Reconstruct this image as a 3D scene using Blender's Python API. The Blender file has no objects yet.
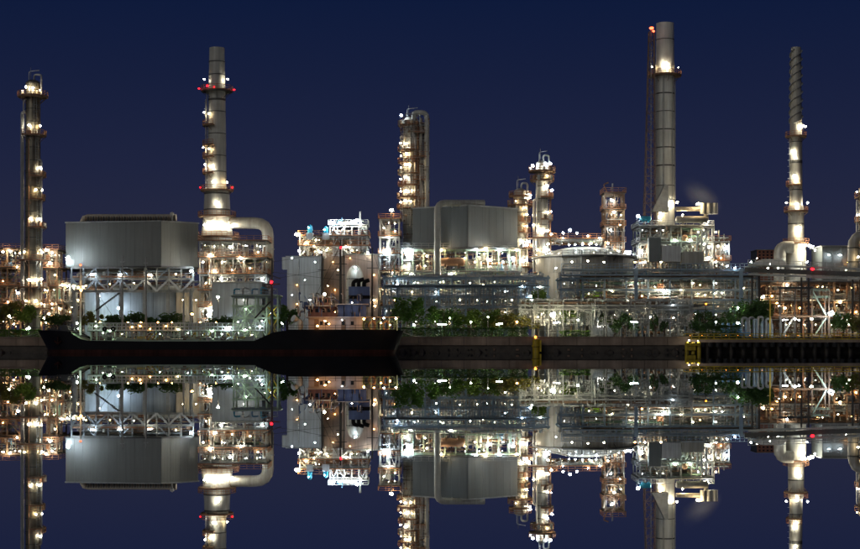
import bpy, bmesh, math, random
from mathutils import Vector, Matrix
sc = bpy.context.scene
PI = math.pi
R = math.radians
F, CX, HY, CH = 1500.0, 430.0, 350.0, 0.5      # focal length in photo pixels, horizon row, eye height above the river

# ------------------------------------------------------------------ camera, sky, dusk light, exposure
cam = bpy.data.cameras.new('camera')
cam_o = bpy.data.objects.new('camera', cam)
sc.collection.objects.link(cam_o)
cam_o.location = (0, 0, CH)
cam_o.rotation_euler = (R(90), 0, 0)
cam.sensor_width = 36
cam.lens = 36 * F / 860
cam.shift_y = (HY - 274.5) / 860
cam.clip_start = 0.1
cam.clip_end = 12000
sc.camera = cam_o

w = bpy.data.worlds.new('World')
sc.world = w
w.use_nodes = True
nt = w.node_tree
bg = nt.nodes['Background']
sky = nt.nodes.new('ShaderNodeTexSky')
sky.sky_type = 'NISHITA'
sky.sun_disc = False
sky.sun_elevation = R(-6)
sky.sun_rotation = R(0)
tc = nt.nodes.new('ShaderNodeTexCoord')
sx = nt.nodes.new('ShaderNodeSeparateXYZ')
rp = nt.nodes.new('ShaderNodeValToRGB')
nt.links.new(tc.outputs['Generated'], sx.inputs[0])
nt.links.new(sx.outputs['Z'], rp.inputs[0])
cr = rp.color_ramp
cr.elements[0].position = 0.0
cr.elements[0].color = (0.0200, 0.0220, 0.0480, 1)
cr.elements[1].position = 1.0
cr.elements[1].color = (0.0016, 0.0030, 0.0200, 1)
for p, c in ((0.06, (0.0176, 0.0206, 0.0500)), (0.12, (0.0116, 0.0158, 0.0490)), (0.18, (0.0070, 0.0120, 0.0440)), (0.24, (0.0030, 0.0090, 0.0410)), (0.5, (0.0018, 0.0052, 0.028))):
    e = cr.elements.new(p)
    e.color = (*c, 1)
ad = nt.nodes.new('ShaderNodeMix')
ad.data_type = 'RGBA'
ad.blend_type = 'ADD'
ad.inputs[0].default_value = 0.05
nt.links.new(rp.outputs[0], ad.inputs[6])
nt.links.new(sky.outputs[0], ad.inputs[7])
nt.links.new(ad.outputs[2], bg.inputs[0])
bg.inputs[1].default_value = 1.0

sun = bpy.data.lights.new('dusk_afterglow', 'SUN')      # last glow of the evening sky behind the camera
sun.energy = 0.40
sun.angle = R(40)
sun.color = (1.0, 0.97, 0.90)
sun_o = bpy.data.objects.new('dusk_afterglow', sun)
sc.collection.objects.link(sun_o)
sun_o.rotation_euler = (R(62), 0, R(-28))

sc.view_settings.view_transform = 'Standard'
sc.view_settings.look = 'None'
sc.view_settings.exposure = 0.0
sc.view_settings.gamma = 1.0
cy = sc.cycles
cy.max_bounces = 6
cy.diffuse_bounces = 2
cy.glossy_bounces = 3
cy.volume_bounces = 0
cy.caustics_reflective = False
cy.caustics_refractive = False
cy.sample_clamp_indirect = 0.0
cy.use_denoising = True
cy.use_light_tree = True

# ------------------------------------------------------------------ materials
MATS = {}
def mat(name, col, rough=0.6, metal=0.0, var=0.25, scale=0.6, bump=0.0, streak=0.0, ribs=0.0):
    m = bpy.data.materials.new(name)
    m.use_nodes = True
    t = m.node_tree
    b = t.nodes['Principled BSDF']
    b.inputs['Roughness'].default_value = rough
    b.inputs['Metallic'].default_value = metal
    co = t.nodes.new('ShaderNodeTexCoord')
    n = t.nodes.new('ShaderNodeTexNoise')
    n.inputs['Scale'].default_value = scale
    n.inputs['Detail'].default_value = 5
    t.links.new(co.outputs['Object'], n.inputs['Vector'])
    r = t.nodes.new('ShaderNodeValToRGB')
    r.color_ramp.elements[0].position = 0.3
    r.color_ramp.elements[1].position = 0.72
    r.color_ramp.elements[0].color = (*[c * (1 - var) for c in col], 1)
    r.color_ramp.elements[1].color = (*[min(1, c * (1 + var * 0.6)) for c in col], 1)
    t.links.new(n.outputs['Fac'], r.inputs[0])
    out = r.outputs[0]
    if streak:
        mp = t.nodes.new('ShaderNodeMapping')
        mp.inputs['Scale'].default_value = (1.2, 1.2, 0.07)
        n2 = t.nodes.new('ShaderNodeTexNoise')
        n2.inputs['Scale'].default_value = 1.5
        n2.inputs['Detail'].default_value = 6
        t.links.new(co.outputs['Object'], mp.inputs[0])
        t.links.new(mp.outputs[0], n2.inputs['Vector'])
        r2 = t.nodes.new('ShaderNodeValToRGB')
        r2.color_ramp.elements[0].position = 0.42
        r2.color_ramp.elements[1].position = 0.62
        r2.color_ramp.elements[0].color = (0.42, 0.36, 0.3, 1)
        r2.color_ramp.elements[1].color = (1, 1, 1, 1)
        t.links.new(n2.outputs['Fac'], r2.inputs[0])
        mx = t.nodes.new('ShaderNodeMix')
        mx.data_type = 'RGBA'
        mx.blend_type = 'MULTIPLY'
        mx.inputs[0].default_value = streak
        t.links.new(out, mx.inputs[6])
        t.links.new(r2.outputs[0], mx.inputs[7])
        out = mx.outputs[2]
    t.links.new(out, b.inputs['Base Color'])
    if bump or ribs:
        bp = t.nodes.new('ShaderNodeBump')
        if ribs:
            wv = t.nodes.new('ShaderNodeTexWave')
            wv.inputs['Scale'].default_value = ribs
            wv.bands_direction = 'X'
            t.links.new(co.outputs['Object'], wv.inputs['Vector'])
            t.links.new(wv.outputs['Fac'], bp.inputs['Height'])
            bp.inputs['Strength'].default_value = 0.15
            bp.inputs['Distance'].default_value = 0.08
        else:
            t.links.new(n.outputs['Fac'], bp.inputs['Height'])
            bp.inputs['Strength'].default_value = bump
            bp.inputs['Distance'].default_value = 0.3
        t.links.new(bp.outputs[0], b.inputs['Normal'])
    MATS[name] = m
    return m

def glow(name, col, strength):
    m = bpy.data.materials.new(name)
    m.use_nodes = True
    t = m.node_tree
    t.nodes.remove(t.nodes['Principled BSDF'])
    e = t.nodes.new('ShaderNodeEmission')
    e.inputs[0].default_value = (*col, 1)
    e.inputs[1].default_value = strength
    t.links.new(e.outputs[0], t.nodes['Material Output'].inputs[0])
    MATS[name] = m

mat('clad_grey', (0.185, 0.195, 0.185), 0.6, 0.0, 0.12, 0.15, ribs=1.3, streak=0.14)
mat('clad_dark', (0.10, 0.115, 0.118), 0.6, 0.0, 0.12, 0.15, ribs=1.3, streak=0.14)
mat('shell_silver', (0.46, 0.45, 0.39), 0.45, 0.1, 0.2, 0.4, streak=0.35)
mat('shell_grey', (0.46, 0.465, 0.42), 0.5, 0.0, 0.2, 0.3, streak=0.3)
mat('shell_pale', (0.66, 0.67, 0.62), 0.5, 0.0, 0.18, 0.25, streak=0.25)
mat('shell_dark', (0.24, 0.22, 0.165), 0.38, 0.45, 0.3, 0.5, streak=0.5)
mat('band_dark', (0.07, 0.07, 0.065), 0.6, 0.2)
mat('steel_grey', (0.30, 0.31, 0.30), 0.5, 0.1, 0.3, 0.8)
mat('steel_pale', (0.50, 0.52, 0.52), 0.5, 0.1, 0.25, 0.8)
mat('steel_blue', (0.27, 0.36, 0.44), 0.5, 0.2, 0.3, 0.8)
mat('steel_green', (0.38, 0.47, 0.36), 0.5, 0.1, 0.3, 0.8)
mat('steel_dark', (0.055, 0.055, 0.055), 0.6, 0.2, 0.3, 0.8)
mat('steel_brown', (0.20, 0.13, 0.085), 0.65, 0.1, 0.35, 0.8)
mat('orange_paint', (0.36, 0.17, 0.085), 0.55, 0.0, 0.35, 1.0)
mat('yellow_paint', (0.55, 0.40, 0.02), 0.5, 0.0, 0.4, 1.2, streak=0.4)
mat('white_paint', (0.55, 0.55, 0.52), 0.5, 0.0, 0.12, 0.7, streak=0.3)
mat('panel_white', (0.40, 0.42, 0.425), 0.55, 0.0, 0.12, 0.3, streak=0.35)
mat('panel_pink', (0.42, 0.345, 0.31), 0.6, 0.0, 0.15, 0.3, streak=0.35)
mat('panel_beige', (0.36, 0.33, 0.27), 0.6, 0.0, 0.15, 0.3, streak=0.35)
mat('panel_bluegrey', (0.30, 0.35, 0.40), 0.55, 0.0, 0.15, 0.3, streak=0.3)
mat('tank_pale', (0.34, 0.335, 0.30), 0.5, 0.1, 0.15, 0.25, streak=0.45)
mat('brick_red', (0.26, 0.11, 0.07), 0.8, 0.0, 0.25, 1.0)
mat('pipe_silver', (0.48, 0.48, 0.45), 0.35, 0.5, 0.2, 0.8)
mat('pipe_rust', (0.28, 0.15, 0.08), 0.6, 0.1, 0.35, 0.8)
mat('pipe_green', (0.18, 0.30, 0.22), 0.5, 0.1, 0.25, 0.8)
mat('pipe_blue', (0.10, 0.26, 0.42), 0.45, 0.1, 0.25, 0.8)
mat('pipe_cyan', (0.03, 0.30, 0.45), 0.4, 0.1, 0.2, 0.8)
mat('concrete', (0.29, 0.225, 0.17), 0.9, 0.0, 0.45, 0.25, bump=0.4, streak=0.22)
mat('concrete_wet', (0.06, 0.05, 0.038), 0.7, 0.0, 0.4, 0.9, bump=0.4)
mat('ground', (0.09, 0.085, 0.075), 0.95, 0.0, 0.35, 0.2, bump=0.3)
mat('lawn', (0.05, 0.09, 0.03), 0.95, 0.0, 0.4, 0.5, bump=0.5)
mat('hull_black', (0.006, 0.006, 0.008), 0.55, 0.0, 0.4, 0.4)
mat('hull_red', (0.05, 0.017, 0.013), 0.7, 0.0, 0.4, 0.5, streak=0.5)
mat('deck_green', (0.10, 0.15, 0.10), 0.7, 0.0, 0.3, 0.5)
mat('ship_blue', (0.06, 0.10, 0.25), 0.5, 0.0, 0.2, 0.5, streak=0.3)
mat('ship_red', (0.24, 0.10, 0.08), 0.6, 0.0, 0.3, 0.5, streak=0.4)
mat('ship_white', (0.46, 0.42, 0.43), 0.5, 0.0, 0.15, 0.5, streak=0.4)
for k_ in ('hull_black', 'hull_red'):
    MATS[k_].node_tree.nodes['Principled BSDF'].inputs['Specular IOR Level'].default_value = 0.12
mat('rubber', (0.015, 0.015, 0.015), 0.85, 0.0, 0.3, 1.0)
mat('tarp_lime', (0.40, 0.60, 0.04), 0.6, 0.0, 0.15, 0.5)
mat('bark', (0.11, 0.075, 0.05), 0.9, 0.0, 0.3, 1.0)
mat('glass_dark', (0.02, 0.025, 0.03), 0.1, 0.0, 0.1, 1.0)
for i, c in enumerate(((0.085, 0.17, 0.035), (0.12, 0.19, 0.035), (0.05, 0.10, 0.028), (0.16, 0.15, 0.03))):
    lm = mat('leaf_%d' % i, c, 0.55, 0.0, 0.55, 0.9)
    t = lm.node_tree
    tl = t.nodes.new('ShaderNodeBsdfTranslucent')
    tl.inputs[0].default_value = (c[0] * 1.5, c[1] * 1.6, c[2], 1)
    mx = t.nodes.new('ShaderNodeMixShader')
    mx.inputs[0].default_value = 0.4
    t.links.new(t.nodes['Principled BSDF'].outputs[0], mx.inputs[1])
    t.links.new(tl.outputs[0], mx.inputs[2])
    t.links.new(mx.outputs[0], t.nodes['Material Output'].inputs[0])
LS = 2.6
glow('g_warm', (1.0, 0.74, 0.40), 70 * LS)
glow('g_white', (1.0, 0.90, 0.70), 80 * LS)
glow('g_cool', (0.80, 0.92, 1.0), 80 * LS)
glow('g_star', (1.0, 0.88, 0.60), 620)
glow('g_starcool', (0.84, 0.95, 1.0), 480)
glow('g_green', (0.78, 1.0, 0.72), 60 * LS)
glow('g_sodium', (1.0, 0.44, 0.11), 28 * LS)
glow('g_red', (1.0, 0.008, 0.014), 9)
glow('g_flame', (1.0, 0.13, 0.05), 5)
glow('g_orange', (1.0, 0.30, 0.03), 9)
glow('g_window', (1.0, 0.95, 0.85), 5)

# ------------------------------------------------------------------ mesh kit
COL = sc.collection
MESHES = {}
class MB:
    def __init__(s):
        s.v, s.f = [], []
    def box(s, c, d, rz=0.0):
        x, y, z = c
        a, b, h = d[0] / 2, d[1] / 2, d[2] / 2
        n = len(s.v)
        ca, sa = math.cos(rz), math.sin(rz)
        for k in (-h, h):
            for i, j in ((-a, -b), (a, -b), (a, b), (-a, b)):
                s.v.append((x + i * ca - j * sa, y + i * sa + j * ca, z + k))
        s.f += [(n, n + 3, n + 2, n + 1), (n + 4, n + 5, n + 6, n + 7), (n, n + 1, n + 5, n + 4), (n + 1, n + 2, n + 6, n + 5), (n + 2, n + 3, n + 7, n + 6), (n + 3, n, n + 4, n + 7)]
        return s
    def beam(s, p, q, wd=0.3, ht=None):
        p, q = Vector(p), Vector(q)
        ht = ht or wd
        d = (q - p)
        if d.length < 1e-4:
            return s
        d.normalize()
        up = Vector((0, 0, 1)) if abs(d.z) < 0.95 else Vector((0, 1, 0))
        a = d.cross(up).normalized()
        b = a.cross(d).normalized()
        n = len(s.v)
        for e in (p, q):
            for i, j in ((-1, -1), (1, -1), (1, 1), (-1, 1)):
                s.v.append(tuple(e + a * (i * wd / 2) + b * (j * ht / 2)))
        s.f += [(n, n + 1, n + 2, n + 3), (n + 7, n + 6, n + 5, n + 4), (n, n + 4, n + 5, n + 1), (n + 1, n + 5, n + 6, n + 2), (n + 2, n + 6, n + 7, n + 3), (n + 3, n + 7, n + 4, n)]
        return s
    def ibeam(s, p, q, wd=0.3):
        # an I-section: two flanges and a web
        p, q = Vector(p), Vector(q)
        d = (q - p).normalized()
        up = Vector((0, 0, 1)) if abs(d.z) < 0.95 else Vector((0, 1, 0))
        a = d.cross(up).normalized()
        b = a.cross(d).normalized()
        n = len(s.v)
        t = 0.14
        prof = [(-1, -1), (1, -1), (1, -1 + 2 * t), (t, -1 + 2 * t), (t, 1 - 2 * t), (1, 1 - 2 * t), (1, 1), (-1, 1), (-1, 1 - 2 * t), (-t, 1 - 2 * t), (-t, -1 + 2 * t), (-1, -1 + 2 * t)]
        for e in (p, q):
            for i, j in prof:
                s.v.append(tuple(e + a * (i * wd * 0.42) + b * (j * wd / 2)))
        for k in range(12):
            s.f.append((n + k, n + (k + 1) % 12, n + 12 + (k + 1) % 12, n + 12 + k))
        for o in (0, 12):
            for q4 in ((0, 1, 2, 11), (10, 3, 4, 9), (8, 5, 6, 7)):
                s.f.append(tuple(n + o + i for i in q4))
        return s
    def tube(s, pts, r, seg=8, bend=0.0):
        P = [Vector(p) for p in pts]
        if bend:
            Q = [P[0]]
            for i in range(1, len(P) - 1):
                a, b = (P[i - 1] - P[i]), (P[i + 1] - P[i])
                L = min(bend, a.length * 0.45, b.length * 0.45)
                a.normalize(); b.normalize()
                st = P[i] + a * L; en = P[i] + b * L
                for k in range(5):
                    u = k / 4
                    Q.append(st * (1 - u) ** 2 + P[i] * (2 * u * (1 - u)) + en * u ** 2)
            Q.append(P[-1])
            P = Q
        n = len(s.v)
        prev = None
        for i, p in enumerate(P):
            d = (P[min(i + 1, len(P) - 1)] - P[max(i - 1, 0)]).normalized()
            if prev is None:
                up = Vector((0, 0, 1)) if abs(d.z) < 0.9 else Vector((0, 1, 0))
                a = d.cross(up).normalized()
            else:
                a = (prev - d * prev.dot(d)).normalized()
            prev = a
            b = d.cross(a)
            rr = r[i] if isinstance(r, (list, tuple)) else r
            for k in range(seg):
                t = 2 * PI * k / seg
                s.v.append(tuple(p + a * (math.cos(t) * rr) + b * (math.sin(t) * rr)))
        m = len(P)
        for i in range(m - 1):
            for k in range(seg):
                k2 = (k + 1) % seg
                s.f.append((n + i * seg + k, n + i * seg + k2, n + (i + 1) * seg + k2, n + (i + 1) * seg + k))
        s.f.append(tuple(n + k for k in reversed(range(seg))))
        s.f.append(tuple(n + (m - 1) * seg + k for k in range(seg)))
        return s
    def lathe(s, c, prof, seg=24, a0=0.0, a1=2 * PI, cap=True):
        # prof: list of (radius, z) going up
        full = abs(a1 - a0 - 2 * PI) < 1e-3
        cnt = seg if full else seg + 1
        n = len(s.v)
        for r, z in prof:
            for k in range(cnt):
                t = a0 + (a1 - a0) * k / seg
                s.v.append((c[0] + r * math.cos(t), c[1] + r * math.sin(t), z))
        for i in range(len(prof) - 1):
            for k in range(seg):
                k2 = (k + 1) % cnt
                s.f.append((n + i * cnt + k, n + i * cnt + k2, n + (i + 1) * cnt + k2, n + (i + 1) * cnt + k))
        if cap and full:
            s.f.append(tuple(n + k for k in reversed(range(cnt))))
            s.f.append(tuple(n + (len(prof) - 1) * cnt + k for k in range(cnt)))
        return s
    def sector(s, c, r0, r1, z0, z1, a0, a1, seg=14):
        n = len(s.v)
        for k in range(seg + 1):
            t = a0 + (a1 - a0) * k / seg
            for r, z in ((r0, z0), (r1, z0), (r1, z1), (r0, z1)):
                s.v.append((c[0] + r * math.cos(t), c[1] + r * math.sin(t), z))
        for k in range(seg):
            o = n + 4 * k
            for i in range(4):
                j = (i + 1) % 4
                s.f.append((o + i, o + 4 + i, o + 4 + j, o + j))
        s.f.append((n, n + 3, n + 2, n + 1))
        o = n + 4 * seg
        s.f.append((o, o + 1, o + 2, o + 3))
        return s
    def prism(s, pts, z0, z1):
        n = len(s.v)
        m = len(pts)
        s.v += [(x, y, z0) for x, y in pts] + [(x, y, z1) for x, y in pts]
        for i in range(m):
            j = (i + 1) % m
            s.f.append((n + i, n + j, n + m + j, n + m + i))
        s.f.append(tuple(n + i for i in reversed(range(m))))
        s.f.append(tuple(n + m + i for i in range(m)))
        return s
    def build(s, name, m, parent=None, smooth=False, origin=None):
        o0 = Vector(origin if origin is not None else (parent['_o'] if parent is not None else (0, 0, 0)))
        me = bpy.data.meshes.new(name)
        me.from_pydata([(v[0] - o0.x, v[1] - o0.y, v[2] - o0.z) for v in s.v], [], s.f)
        if smooth:
            me.polygons.foreach_set('use_smooth', [True] * len(me.polygons))
            me.set_sharp_from_angle(angle=R(40))
        me.materials.append(MATS[m])
        o = bpy.data.objects.new(name, me)
        COL.objects.link(o)
        if parent is not None:
            o.parent = parent
            o['_o'] = tuple(o0)
        else:
            o.location = o0
            o['_o'] = tuple(o0)
        return o

GROUPS = {'distillation_tower': 'distillation columns of the works', 'chimney': 'tall chimneys of the works', 'clad_hall': 'panelled halls in the yard', 'process_unit': 'steel-framed process units', 'process_tower': 'slim steel process towers', 'pipe_rack': 'blue pipe racks', 'hedge': 'hedges on the river bank', 'mast': 'masts and posts on the quay', 'clad_reactor_housing': 'big grey clad boxes'}
def thing(name, label, cat, loc, group=None):
    o = bpy.data.objects.new(name, None)
    o.empty_display_size = 0.5
    COL.objects.link(o)
    o.location = loc
    o['label'] = label
    o['category'] = cat
    o['kind'] = 'thing'
    group = group or GROUPS.get(name)
    if group:
        o['group'] = group
    o['_o'] = tuple(loc)
    return o
def tag(o, label, cat, group=None):
    o['label'] = label
    o['category'] = cat
    if group:
        o['group'] = group
    return o
def structure(o):
    o['kind'] = 'structure'
    return o
def X(px, d): return (px - CX) * d / F
def Z(py, d): return CH + (HY - py) * d / F
def P(px, py, d): return (X(px, d), d, Z(py, d))
def S(n, d): return n * d / F
GZ = 2.70                                              # level of the works yard

# ------------------------------------------------------------------ lamps: housing, bracket and glowing lens in one fixture
def lamp_mesh(kind, shape):
    key = (kind, shape)
    if key in MESHES:
        return MESHES[key]
    bm = bmesh.new()
    if shape == 'globe':
        bmesh.ops.create_icosphere(bm, subdivisions=2, radius=1.0)
    elif shape == 'tube':
        bmesh.ops.create_cube(bm, size=1.0, matrix=Matrix.Diagonal((4.2, 0.5, 0.5, 1)))
    else:                                               # flood: a flat lens facing the river and down
        bmesh.ops.create_cube(bm, size=1.0, matrix=Matrix.Rotation(R(-25), 4, 'X') @ Matrix.Diagonal((2.4, 0.5, 1.7, 1)))
        bmesh.ops.bevel(bm, geom=list(bm.edges), offset=0.22, segments=2, affect='EDGES')
    n0 = len(bm.faces)
    if shape == 'globe':
        bmesh.ops.create_cone(bm, cap_ends=True, segments=8, radius1=1.0, radius2=0.45, depth=0.7, matrix=Matrix.Translation((0, 0, 1.1)))
        bmesh.ops.create_cube(bm, size=1.0, matrix=Matrix.Translation((0, 0.5, 1.5)) @ Matrix.Diagonal((0.25, 1.4, 0.25, 1)))
        bmesh.ops.create_cube(bm, size=1.0, matrix=Matrix.Translation((0, 1.2, -0.7)) @ Matrix.Diagonal((0.25, 0.25, 4.6, 1)))
    elif shape == 'tube':
        bmesh.ops.create_cube(bm, size=1.0, matrix=Matrix.Translation((0, 0, 0.42)) @ Matrix.Diagonal((4.5, 0.9, 0.3, 1)))
        bmesh.ops.create_cube(bm, size=1.0, matrix=Matrix.Translation((0, 0.2, 1.2)) @ Matrix.Diagonal((0.2, 0.2, 1.5, 1)))
    else:
        bmesh.ops.create_cube(bm, size=1.0, matrix=Matrix.Rotation(R(-25), 4, 'X') @ Matrix.Translation((0, 0.55, 0)) @ Matrix.Diagonal((2.7, 0.6, 2.0, 1)))
        bmesh.ops.create_cube(bm, size=1.0, matrix=Matrix.Translation((0, 0.7, -1.6)) @ Matrix.Diagonal((0.3, 0.3, 2.2, 1)))
    bm.faces.ensure_lookup_table()
    for i, f in enumerate(bm.faces):
        f.material_index = 1 if i < n0 else 0
        f.smooth = shape == 'globe' and i < n0
    me = bpy.data.meshes.new('lamp')
    bm.to_mesh(me)
    bm.free()
    me.materials.append(MATS['steel_dark'])
    me.materials.append(MATS['g_' + kind])
    MESHES[key] = me
    return me
LR = random.Random(3)
def lamp(parent, p, kind='warm', size=0.3, shape='globe', name='lamp'):
    o = bpy.data.objects.new(name, lamp_mesh(kind, shape))
    COL.objects.link(o)
    o.parent = parent
    o0 = Vector(parent['_o'])
    o.location = Vector(p) - o0
    if shape != 'tube':
        size *= 0.62
    q = LR.random()
    o.scale = (size * (0.8 + 0.5 * q), size, size * (1.15 - 0.4 * q))
    q = 32 if shape != 'tube' else 5
    o.rotation_euler = (0, R(LR.uniform(-q, q)), R(LR.uniform(-25, 25)))
    return o
def lamps(parent, d, lst, dd=0.0):
    # (px, py, kind, size[, shape])
    for l in lst:
        lamp(parent, P(l[0], l[1], d + dd), l[2], l[3], l[4] if len(l) > 4 else 'globe')
# ------------------------------------------------------------------ plant kit
def railing(parent, pts, closed=False, h=1.15, m='steel_grey', name='railing', step=1.6, t=0.07):
    b = MB()
    n = len(pts)
    for i in range(n if closed else n - 1):
        p, q = Vector(pts[i]), Vector(pts[(i + 1) % n])
        for k in (h, h * 0.55):
            b.beam(p + Vector((0, 0, k)), q + Vector((0, 0, k)), t)
        b.beam(p + Vector((0, 0, 0.1)), q + Vector((0, 0, 0.1)), t * 0.5, 0.2)
        L = (q - p).length
        c = max(1, int(round(L / step)))
        for k in range(c):
            a = p + (q - p) * (k / c)
            b.beam(a, a + Vector((0, 0, h)), t)
    if not closed:
        a = Vector(pts[-1])
        b.beam(a, a + Vector((0, 0, h)), t)
    return b.build(name, m, parent)

def round_platform(parent, c, z, r0, r1, a0=0.0, a1=360.0, m='steel_brown', rail='orange_paint'):
    a0, a1 = R(a0), R(a1)
    seg = max(5, int((a1 - a0) / 0.45))
    pl = MB().sector(c, r0 - 0.02, r1, z - 0.1, z + 0.1, a0, a1, seg)
    for k in range(0, seg + 1, 2):                       # bracket struts down to the shell
        t = a0 + (a1 - a0) * k / seg
        pl.beam((c[0] + (r1 - 0.15) * math.cos(t), c[1] + (r1 - 0.15) * math.sin(t), z - 0.1), (c[0] + (r0 + 0.02) * math.cos(t), c[1] + (r0 + 0.02) * math.sin(t), z - 0.1 - (r1 - r0) * 0.8), 0.1)
    p = pl.build('platform', m, parent)
    pts = []
    for k in range(seg + 1):
        t = a0 + (a1 - a0) * k / seg
        pts.append((c[0] + (r1 - 0.06) * math.cos(t), c[1] + (r1 - 0.06) * math.sin(t), z + 0.1))
    full = a1 - a0 > 6.2
    railing(p, pts[:-1] if full else pts, full, 1.15, rail, t=0.1, step=1.3)
    return p

def ladder(parent, p, z0, z1, ang=-90, m='steel_grey'):
    b = MB()
    c, s = math.cos(R(ang)), math.sin(R(ang))
    tx, ty = -s * 0.3, c * 0.3
    for k in (-1, 1):
        b.beam((p[0] + tx * k, p[1] + ty * k, z0), (p[0] + tx * k, p[1] + ty * k, z1), 0.08)
    n = int((z1 - z0) / 0.6)
    for i in range(n):
        z = z0 + 0.3 + i * 0.6
        b.beam((p[0] - tx, p[1] - ty, z), (p[0] + tx, p[1] + ty, z), 0.05)
    for i in range(int((z1 - z0 - 2) / 1.5)):            # safety cage hoops
        z = z0 + 2.2 + i * 1.5
        q = [(p[0] - tx, p[1] - ty, z), (p[0] - tx * 1.2 + c * 0.6, p[1] - ty * 1.2 + s * 0.6, z), (p[0] + tx * 1.2 + c * 0.6, p[1] + ty * 1.2 + s * 0.6, z), (p[0] + tx, p[1] + ty, z)]
        for a in range(3):
            b.beam(q[a], q[a + 1], 0.05)
    return b.build('ladder', m, parent)

def pipe(parent, pts, r, m='pipe_silver', name='pipe', bend=None, seg=8):
    return MB().tube(pts, r, seg, r * 3 if bend is None else bend).build(name, m, parent, True)

def dome_profile(r, z, h, n=6, up=True):
    out = []
    for i in range(n + 1):
        t = (PI / 2) * i / n
        out.append((max(0.02, r * math.cos(t)), z + h * math.sin(t)))
    return out

def vertical_vessel(parent, x, y, z0, z1, r, m='shell_silver', name='vessel'):
    prof = [(r * 0.3, z0), (r, z0 + r * 0.35), (r, z0 + (z1 - z0) * 0.5), (r * 1.04, z0 + (z1 - z0) * 0.5 + 0.02), (r * 1.04, z0 + (z1 - z0) * 0.5 + 0.2), (r, z0 + (z1 - z0) * 0.5 + 0.22)] + dome_profile(r, z1 - r * 0.5, r * 0.5)
    return MB().lathe((x, y), prof, 16).build(name, m, parent, True)

def drum(parent, p, L, r, axis='x', m='shell_silver', name='drum'):
    b = MB()
    P0 = Vector(p)
    ax = Vector((1, 0, 0)) if axis == 'x' else Vector((0, 1, 0))
    fr = [(-0.5 * L - 0.45 * r, 0.05), (-0.5 * L - 0.38 * r, 0.5 * r), (-0.5 * L - 0.2 * r, 0.85 * r), (-0.5 * L, r), (0, r), (0.5 * L, r), (0.5 * L + 0.2 * r, 0.85 * r), (0.5 * L + 0.38 * r, 0.5 * r), (0.5 * L + 0.45 * r, 0.05)]
    b.tube([P0 + ax * a for a, _ in fr], [q for _, q in fr], 14)
    for k in (-0.3, 0.3):
        c = P0 + ax * (k * L)
        b.box((c.x, c.y, c.z - r * 0.8), ((0.35, r * 1.6, r * 0.9) if axis == 'x' else (r * 1.6, 0.35, r * 0.9)))
    return b.build(name, m, parent, True)

def small_piping(parent, x0, x1, y0, y1, z0, z1, n, rng, m):
    # hair-thin small-bore lines, conduits and supports, too fine to pick apart
    b = MB()
    for i in range(n):
        r = rng.choice([0.035, 0.05, 0.07])
        p = Vector((rng.uniform(x0, x1), rng.uniform(y0, y1), rng.uniform(z0, z1)))
        for q in range(rng.randint(1, 3)):
            k = p.copy()
            a = rng.random()
            if a < 0.55:
                k.z = min(z1, max(z0, p.z + rng.uniform(-4, 4)))
            elif a < 0.9:
                k.x = min(x1, max(x0, p.x + rng.uniform(-5, 5)))
            else:
                k.y = min(y1, max(y0, p.y + rng.uniform(-3, 3)))
            if (k - p).length > 0.3:
                b.tube([p, k], r, 5)
            if rng.random() < 0.25:
                b.box(k, (0.35, 0.3, 0.4))
            p = k
    o = b.build('small_piping', m, parent)
    o['kind'] = 'stuff'
    return o

def frame(parent, x0, x1, y0, y1, zs, nx, ny, m='steel_grey', wd=0.38, rng=None, brace=0.4, floors=True, rails=True, rail_m='steel_grey', skip_back=False):
    """steel frame: each column, beam, brace, floor and railing a part"""
    rng = rng or random.Random(1)
    xs = [x0 + (x1 - x0) * i / nx for i in range(nx + 1)]
    ys = [y0 + (y1 - y0) * i / ny for i in range(ny + 1)]
    for y in ys:
        for x in xs:
            MB().ibeam((x, y, zs[0]), (x, y, zs[-1]), wd).build('column', m, parent)
    for z in zs[1:]:
        for y in ys:
            MB().ibeam((x0 - 0.2, y, z - 0.25), (x1 + 0.2, y, z - 0.25), wd * 0.9).build('beam', m, parent)
        for x in xs:
            MB().ibeam((x, y0, z - 0.27), (x, y1, z - 0.27), wd * 0.75).build('beam', m, parent)
    for j in range(len(zs) - 1):
        for i in range(nx):
            if rng.random() < brace:
                b = MB()
                a, c = (xs[i], xs[i + 1]) if rng.random() < 0.5 else (xs[i + 1], xs[i])
                y = y0 - 0.02
                k = rng.random()
                if k < 0.45:
                    b.beam((a, y, zs[j]), (c, y, zs[j + 1] - 0.3), wd * 0.55)
                else:
                    mid = (a + c) / 2
                    b.beam((a, y, zs[j]), (mid, y, zs[j + 1] - 0.4), wd * 0.5)
                    b.beam((c, y, zs[j]), (mid, y, zs[j + 1] - 0.4), wd * 0.5)
                b.build('brace', m, parent)
    for z in zs[1:]:
        if floors:
            MB().box(((x0 + x1) / 2, (y0 + y1) / 2, z + 0.04), (x1 - x0 + 1.0, y1 - y0 + 1.0, 0.1)).build('floor', 'steel_dark', parent)
        if rails:
            railing(parent, [(x0 - 0.45, y1 + .4, z + 0.1), (x0 - 0.45, y0 - 0.45, z + 0.1), (x1 + 0.45, y0 - 0.45, z + 0.1), (x1 + 0.45, y1 + .4, z + 0.1)], False, 1.15, rail_m, t=0.09)

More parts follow.
